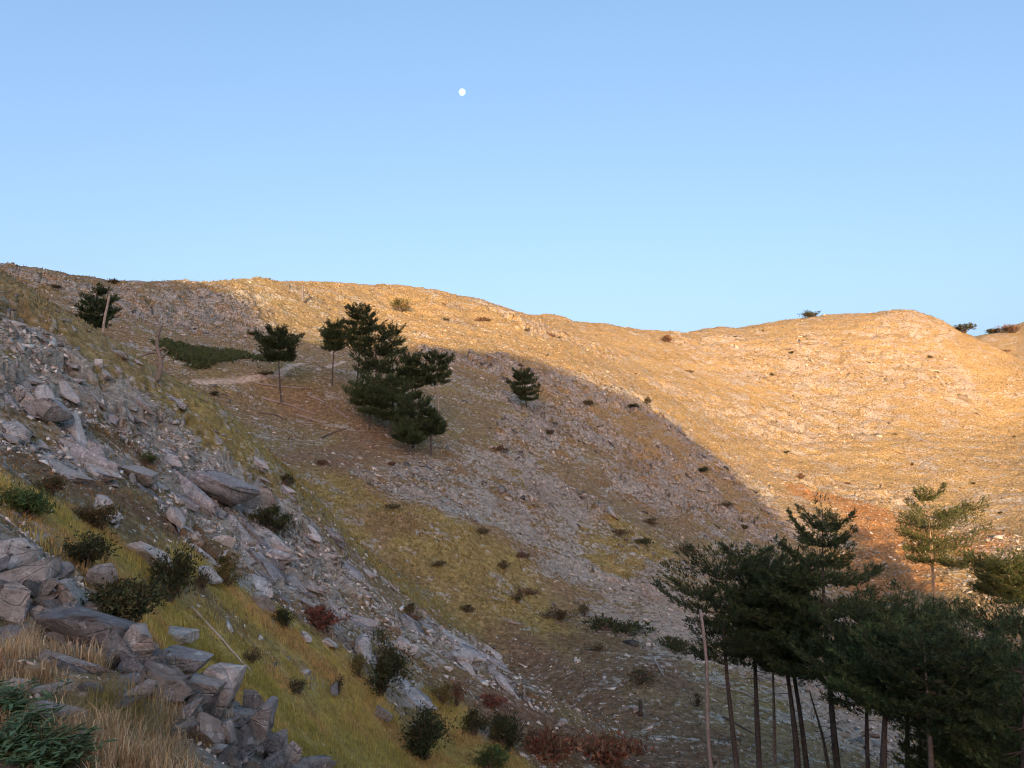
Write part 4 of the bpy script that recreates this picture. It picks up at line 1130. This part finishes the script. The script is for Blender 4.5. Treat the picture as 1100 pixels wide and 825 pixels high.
shrubs = [
    (86, 610, 48, 40, 'dark', "dark round shrub in the meadow above the boulder heap", 1500),
    (128, 668, 74, 58, 'dark', "largest dark green shrub behind the flat slab", 2600),
    (178, 646, 46, 52, 'dark', "dark bush right of the largest shrub, at the meadow's edge", 1700),
    (240, 630, 32, 30, 'olive', "olive bush at the foot of the grey crag", 900),
    (50, 532, 36, 22, 'dim', "dim low shrub left of the grey boulder", 900),
    (100, 566, 46, 26, 'dim', "low dark shrub on the brown band above the meadow", 1000),
    (18, 552, 52, 30, 'green', "fresh green low bush at the left edge of the meadow", 1500),
    (285, 578, 40, 34, 'dark', "dark green bush tucked under the right end of the crag", 1200),
    (306, 524, 16, 14, 'dark', "small dark bush at the top of the crag's right edge", 400),
    (340, 672, 56, 20, 'red', "dark red shrub below the grey crag", 1100),
    (306, 676, 28, 22, 'dark', "dark bush touching the left side of the red shrub", 700),
    (408, 748, 46, 62, 'dark', "tall dark green shrub in the middle of the yellow slope", 1700),
    (384, 728, 26, 24, 'olive', "olive bush left of the tall dark shrub", 600),
    (456, 818, 46, 54, 'dark', "round dark shrub near the bottom edge of the meadow", 1700),
    (474, 758, 26, 24, 'olive', "olive shrub left of the brown one", 600),
    (490, 760, 22, 30, 'brown', "brown shrub on the lower slope", 600),
    (363, 748, 16, 22, 'dim', "dim bush beside the upright grey stone", 400),
    (509, 792, 30, 26, 'dark', "dark shrub right of the meadow's lower end", 800),
    (545, 806, 42, 34, 'dark', "broad dark green shrub beside the red ground cover", 1200),
    (524, 830, 36, 26, 'green', "green shrub cut by the bottom edge", 900),
    (438, 664, 16, 16, 'dim', "dim bush on the rocky slope above the tall dark shrub", 400),
    (446, 672, 14, 13, 'brown', "brownish bush just right of the dim one", 300),
    (318, 745, 26, 16, 'dim', "low dim bush near the end of the fallen branch", 500),
    (268, 712, 24, 15, 'dim', "low dim bush touching the fallen branch", 500),
    (590, 812, 80, 11, 'rust', "rusty red low shrub at the bottom of the slope", 1000),
    (650, 824, 90, 11, 'rust', "wide rusty low shrub at the bottom edge, farthest right of the rusty ones", 900),
    (527, 760, 36, 10, 'red', "small red shrub above the dark lower shrubs", 400),
    (215, 632, 22, 18, 'dim', "dim bush beside the topmost grey block", 500),
    (157, 500, 18, 14, 'green', "green tuft bush in the white scree", 400),
]
for k, (u, v, w, h, kd, lab, det) in enumerate(shrubs):
    shrub(u, v, w, h, kd, lab, 800 + k, det)
mid_sh = [(516, 574, 28, 9, 'dim'), (419, 548, 14, 8, 'dim'), (538, 488, 10, 9, 'brown'), (556, 648, 18, 16, 'dim'), (570, 640, 14, 10, 'brown'), (598, 668, 28, 14, 'dim'), (628, 664, 16, 14, 'dim'), (654, 682, 40, 12, 'dark'), (690, 737, 26, 18, 'dim'), (724, 699, 40, 12, 'dark'),
          (420, 500, 10, 7, 'brown'), (345, 500, 9, 7, 'brown'), (680, 436, 12, 8, 'dark'), (696, 436, 10, 8, 'dim'), (664, 575, 18, 8, 'dim'), (700, 564, 12, 8, 'dim'), (738, 596, 22, 10, 'brown'), (690, 585, 14, 8, 'dark'), (633, 437, 10, 7, 'dim'), (590, 470, 8, 6, 'dim'), (800, 570, 14, 7, 'dim'),
          (780, 545, 12, 7, 'dim'), (757, 510, 10, 6, 'dark'), (540, 612, 16, 10, 'dim'), (470, 610, 12, 7, 'dim'), (500, 660, 12, 8, 'dim'), (120, 305, 12, 5, 'dim'), (60, 310, 8, 5, 'dim'), (272, 360, 8, 6, 'dark'), (296, 375, 8, 6, 'dark'), (230, 425, 14, 7, 'dark'), (283, 405, 12, 6, 'dim'), (640, 700, 18, 10, 'dim'), (750, 760, 18, 12, 'dim'), (560, 600, 12, 7, 'brown')]
for k, (u, v, w, h, kd) in enumerate(mid_sh):
    w, h = w * (0.7 + 1.2 * ((k * 37) % 10) / 10), h * (0.55 + 0.5 * ((k * 53) % 10) / 10)
    shrub(u, v, w, h, kd, "low %s shrub dotted on the shaded hillside" % {'dim': 'grey green', 'dark': 'dark green', 'brown': 'brown'}[kd], 900 + k, 260, "shrubs dotted on the shaded hillside")
for k, (u, v, w, h, kd, lab) in enumerate([(429, 336, 26, 15, 'olive', "wide grey green bush on the sunlit ridge slope above the clump"), (873, 342, 19, 7, 'dark', "dark bush on the skyline left of the rounded summit"), (1038, 360, 26, 11, 'dark', "dark bush on the skyline in the dip right of the summit"),
                                            (1068, 358, 10, 6, 'dark', "tiny dark bush right of the skyline dip"), (1090, 358, 24, 8, 'brown', "brown bush at the skyline's right end"), (716, 368, 12, 8, 'brown', "brown bush just below the lowest point of the ridge")]):
    shrub(u, v, w, h, kd, lab, 960 + k, 320)
rg = np.random.default_rng(77)
sun_sh = [(565, 356), (577, 358), (593, 362), (678, 354), (683, 402), (830, 404), (870, 519), (862, 514), (920, 370), (945, 405), (960, 467), (933, 507), (910, 520), (1088, 502), (1075, 552), (1090, 470), (1060, 375), (1080, 378), (1070, 440), (790, 362), (820, 356), (652, 400), (560, 395), (1010, 460), (1045, 520), (980, 500), (888, 470), (740, 400), (770, 430), (850, 380), (1000, 385), (985, 545), (1045, 548), (1065, 520), (845, 487), (480, 345), (350, 320), (520, 345), (640, 375), (1030, 425), (905, 560), (935, 570)]
sun_sh = [q for k, q in enumerate(sun_sh) if k % 5 not in (1, 3)]
pr_sun = [make_shrub(980 + k, 2.2, 1.3, kd, 130, 0.32, 5) for k, kd in enumerate(('dim', 'brown', 'dark'))]
hs_ = hits([a for a, b in sun_sh], [b for a, b in sun_sh])
for k, h in enumerate(hs_):
    root = empty("shrub", h); sc_ = float(np.clip(rg.lognormal(-0.15, 0.45), 0.35, 2.2)); root.scale = (sc_ * rg.uniform(0.8, 1.6), sc_, sc_ * rg.uniform(0.5, 1.0)); root.rotation_euler = (0, 0, rg.uniform(0, 6))
    m_ = pr_sun[k % 3]
    link("stems", m_[0], (0, 0, 0), root); link("foliage", m_[1], (0, 0, 0), root)
    tag(root, "small dark shrub dotted on the sunlit hillside", "shrub", "shrubs dotted on the sunlit hillside")

# prostrate juniper patch beside the track
bufj = Buf(); rg = np.random.default_rng(78)
x, y = polar_samples(rg, 120000, 100, 175, -27, -16)
m_ = gsample(gm['juniper'], x, y); ok = m_ * (0.55 + 0.6 * fbm(x / 1.8, y / 1.8, 4, 15)) > rg.uniform(0.15, 0.6, len(x))
x, y = x[ok][:5200], y[ok][:5200]
z = Hq(x, y) + rg.random(len(x)) * 0.4 * (0.5 + 0.5 * fbm(x / 2, y / 2, 3, 5))
needles(bufj, np.c_[x, y, z], np.tile([0, 0, 1.0], (len(x), 1)), rg, 0.42, 0.16, 6, 0.4, np.array([0.075, 0.10, 0.036]), 0.5)
tag(link("juniper_mat", bufj.mesh("juniper_mat", M_LEAF)), "low dark green juniper spread beside the track", "juniper", None, "stuff")

# ------------------------------------------------------------------ grass
def grass(name, label, x, y, ln, wd, tint, seed, bend=0.5):
    rg = np.random.default_rng(seed)
    n = len(x); z = Hq(x, y)
    az = rg.uniform(0, 2 * np.pi, n); k = bend * rg.uniform(0.2, 1.3, n)
    dh = np.c_[np.cos(az), np.sin(az), np.zeros(n)]
    sd = np.c_[-np.sin(az + rg.normal(size=n)), np.cos(az + rg.normal(size=n)), np.zeros(n)]
    base_ = np.c_[x, y, z - 0.02 * ln]
    mid = base_ + dh * (0.25 * k * ln)[:, None] + np.array([0, 0, 1.0]) * (0.6 * ln)[:, None]
    tip = base_ + dh * (0.85 * k * ln)[:, None] + np.array([0, 0, 1.0]) * ((1 - 0.35 * k) * ln)[:, None]
    w = wd[:, None] * sd / 2
    V = np.stack([base_ - w, base_ + w, mid - 0.75 * w, mid + 0.75 * w, tip], 1).reshape(-1, 3)
    f = np.array([[0, 1, 3], [0, 3, 2], [2, 3, 4]])
    F = (f[None] + (np.arange(n) * 5)[:, None, None]).reshape(-1, 3)
    o = link(name, mesh_np(name, V, F, M_GRASS, False, {"tint": np.repeat(tint, 5, 0)}))
    return tag(o, label, "grass", None, "stuff")
def mixcol(rg, n, cols, w=None):
    c_ = np.array(cols)[rg.choice(len(cols), n, p=w)]
    return c_ * rg.uniform(0.65, 1.3, (n, 1))
rg = np.random.default_rng(91)
# near dry grass, in tufts
x, y = polar_samples(rg, 5200, 4.2, 11.5, -39, 2)
d_ = gsample(gm['dry'], x, y); ok = (rg.random(len(x)) < d_ * 0.9 + 0.05 * (x < -0.25 * y)) & (x < 0.2)
tx, ty = x[ok], y[ok]
keep = fbm(tx / 0.5, ty / 0.5, 4, 19) > -0.12
tx, ty = tx[keep], ty[keep]
per = 26
x = np.repeat(tx, per) + rg.normal(size=len(tx) * per) * 0.05; y = np.repeat(ty, per) + rg.normal(size=len(tx) * per) * 0.05
tl = np.repeat(rg.uniform(0.08, 0.30, len(tx)), per)
gp = hit(112, 772); g_ = np.exp(-((x - gp.x) ** 2 + (y - gp.y) ** 2) / 0.16)
col = mixcol(rg, len(x), [(0.62, 0.45, 0.25), (0.54, 0.36, 0.17), (0.40, 0.25, 0.13), (0.70, 0.56, 0.35)])
col = col * (1 - g_[:, None]) + np.array([0.24, 0.22, 0.06]) * g_[:, None] * rg.uniform(0.6, 1.3, (len(x), 1))
grass("dry_grass", "tall straw coloured grass on the near bank", x, y, tl * rg.uniform(0.6, 1.15, len(x)) * (1 + 0.4 * g_), np.full(len(x), 0.006), col, 92, 0.75)
# meadow
x, y = polar_samples(rg, 420000, 19, 46, -37, 3)
d_ = gsample(gm['meadow'], x, y); ok = rg.random(len(x)) < d_ * 0.95
x, y = x[ok][:56000], y[ok][:56000]
nz = fbm(x / 2.2, y / 2.2, 5, 210); t = sstep(-0.08, 0.16, nz)[:, None]; t2 = sstep(-0.1, -0.4, nz)[:, None]
col = mixcol(rg, len(x), [(0.62, 0.48, 0.13), (0.56, 0.44, 0.11), (0.68, 0.52, 0.19)]) * (1 - t) + mixcol(rg, len(x), [(0.66, 0.43, 0.17), (0.60, 0.38, 0.145)]) * t
col = col * (1 - t2) + mixcol(rg, len(x), [(0.46, 0.38, 0.10), (0.50, 0.41, 0.11)]) * t2
grass("meadow_grass", "yellow green grass on the strip below the rocky spur", x, y, rg.uniform(0.08, 0.30, len(x)) * np.clip(0.9 + 1.5 * fbm(x / 0.9, y / 0.9, 4, 8), 0.25, 2.2), np.full(len(x), 0.02), col, 93, 0.6)
# tussocks over the slopes
x, y = polar_samples(rg, 260000, 24, 250, -38, 37)
ol = gsample(np.clip(gm['olive'] + gm['crest_grass'], 0, 1), x, y)
pr = np.clip(0.22 + 0.6 * ol, 0, 1) * (1 - 0.75 * gsample(np.clip(gm['rib'] + gm['slab'] + gm['pale'], 0, 1), x, y)) * (1 - gsample(gm['path'], x, y)) * (1 - gsample(gm['meadow'], x, y)) * (1 - gsample(gm['juniper'], x, y)) * (0.35 + 0.65 * clump(x, y, 5, 405))
ok = rg.random(len(x)) < pr
x, y, ol = x[ok], y[ok], ol[ok]
r_ = np.hypot(x, y); bc = gsample(c, x, y)
col = bc * rg.uniform(0.6, 1.35, (len(x), 1)) * np.array([1.05, 1.0, 0.9])
grass("hill_grass", "short brown and olive grass over the shaded slopes", x, y, (0.14 + 0.0020 * r_) * rg.uniform(0.6, 1.4, len(x)), 0.03 + 0.0009 * r_, col, 94, 0.9)
x, y = polar_samples(rg, 110000, 120, 430, -36, 37)
ok = (gsample(sunny, x, y) > 0.4) & (rg.random(len(x)) < (0.25 + 0.75 * clump(x, y, 11, 406)) * (1 - 0.6 * gsample(gm['crag'], x, y)))
x, y = x[ok], y[ok]; r_ = np.hypot(x, y)
col = gsample(c, x, y) * rg.uniform(0.55, 1.3, (len(x), 1))
grass("golden_grass", "golden dry grass over the sunlit hillside", x, y, (0.15 + 0.0010 * r_) * rg.uniform(0.5, 1.4, len(x)), 0.06 + 0.0009 * r_, col, 95, 0.9)

# leafy plants at the lower left corner
def leafy(u, v, n, ln, label, seed):
    rg = np.random.default_rng(seed)
    p = hit(u, v); root = empty("leafy_plant", p)
    sb, lb = Buf(), Buf()
    for i in range(n):
        az = rg.uniform(0, 6.28); L = ln * rg.uniform(0.6, 1.3); lean_ = rg.uniform(0.2, 0.9)
        s = np.linspace(0, 1, 5)
        st = np.array([math.cos(az), math.sin(az), 0]) * (lean_ * L * s ** 1.4)[:, None] + np.array([0, 0, 1]) * (L * s * (1 - 0.3 * lean_ * s))[:, None] + rg.normal(size=3) * np.array([0.09, 0.09, 0])
        tube(sb, st, np.linspace(0.004, 0.0015, 5), 4, (0.12, 0.15, 0.06), cap=False, rng=rg)
        for k in range(9):
            t = rg.uniform(0.2, 1.0); q = np.array([np.interp(t, s, st[:, a]) for a in range(3)])
            a2 = rg.uniform(0, 6.28); l2 = rg.uniform(0.07, 0.13)
            d = np.array([math.cos(a2), math.sin(a2), rg.uniform(0.0, 0.7)]); d /= np.linalg.norm(d)
            w = np.cross(d, [0, 0, 1.0]); w = w / np.linalg.norm(w) * l2 * 0.13; dr = np.array([0, 0, -0.18 * l2])
            V = [q, q + d * l2 * 0.45 - w, q + d * l2 * 0.45 + w, q + d * l2 + dr, q + d * l2 * 0.45 - np.array([0, 0, 0.1 * l2])]
            lb.add(V, [[0, 1, 4], [0, 4, 2], [1, 3, 4], [4, 3, 2]], np.array((0.105, 0.165, 0.070)) * rg.uniform(0.6, 1.35))
    link("stems", sb.mesh("stems", M_LEAF), (0, 0, 0), root); link("leaves", lb.mesh("leaves", M_LEAF), (0, 0, 0), root)
    tag(root, label, "plant", "green leafy plants in the lower left corner")
for k, (u, v, lab) in enumerate([(6, 770, "leafy green plant highest at the left edge"), (14, 815, "leafy green plant in the photo's lower left corner"), (48, 822, "leafy green plant right of the corner one"), (30, 800, "leafy green plant below the grassy ledge"), (68, 836, "leafy green plant farthest right along the bottom edge")]):
    leafy(u, v, 30, 0.21, lab, 1200 + k)

# ------------------------------------------------------------------ the moon, lit by the same sun
dm = np.array([float(ray(496.5, 99)[0]), 1.0, float(ray(496.5, 99)[1])]); dm /= np.linalg.norm(dm)
V, F = ICO[5]
mm = NT_("moon_surface")
tcm = mm.n("ShaderNodeTexCoord").outputs["Object"]
mm.l(mm.ramp(mm.noise(tcm, 0.12, 5, 0.6), [(0.4, (0.05, 0.08, 0.13)), (0.6, (0.22, 0.28, 0.38))]), mm.b.inputs["Base Color"])
mm.rough(1.0, 0.0)
tr_ = mm.n("ShaderNodeBsdfTransparent"); ad_ = mm.n("ShaderNodeAddShader")    # the blue air in front of the moon adds to its light
mm.l(mm.b.outputs[0], ad_.inputs[0]); mm.l(tr_.outputs[0], ad_.inputs[1]); mm.l(ad_.outputs[0], mm.out.inputs[0])
moon = link("moon", mesh_np("moon", V * 15.0, F, mm.m, True), tuple(dm * 3500))
tag(moon, "pale daytime moon high in the clear blue sky", "moon")
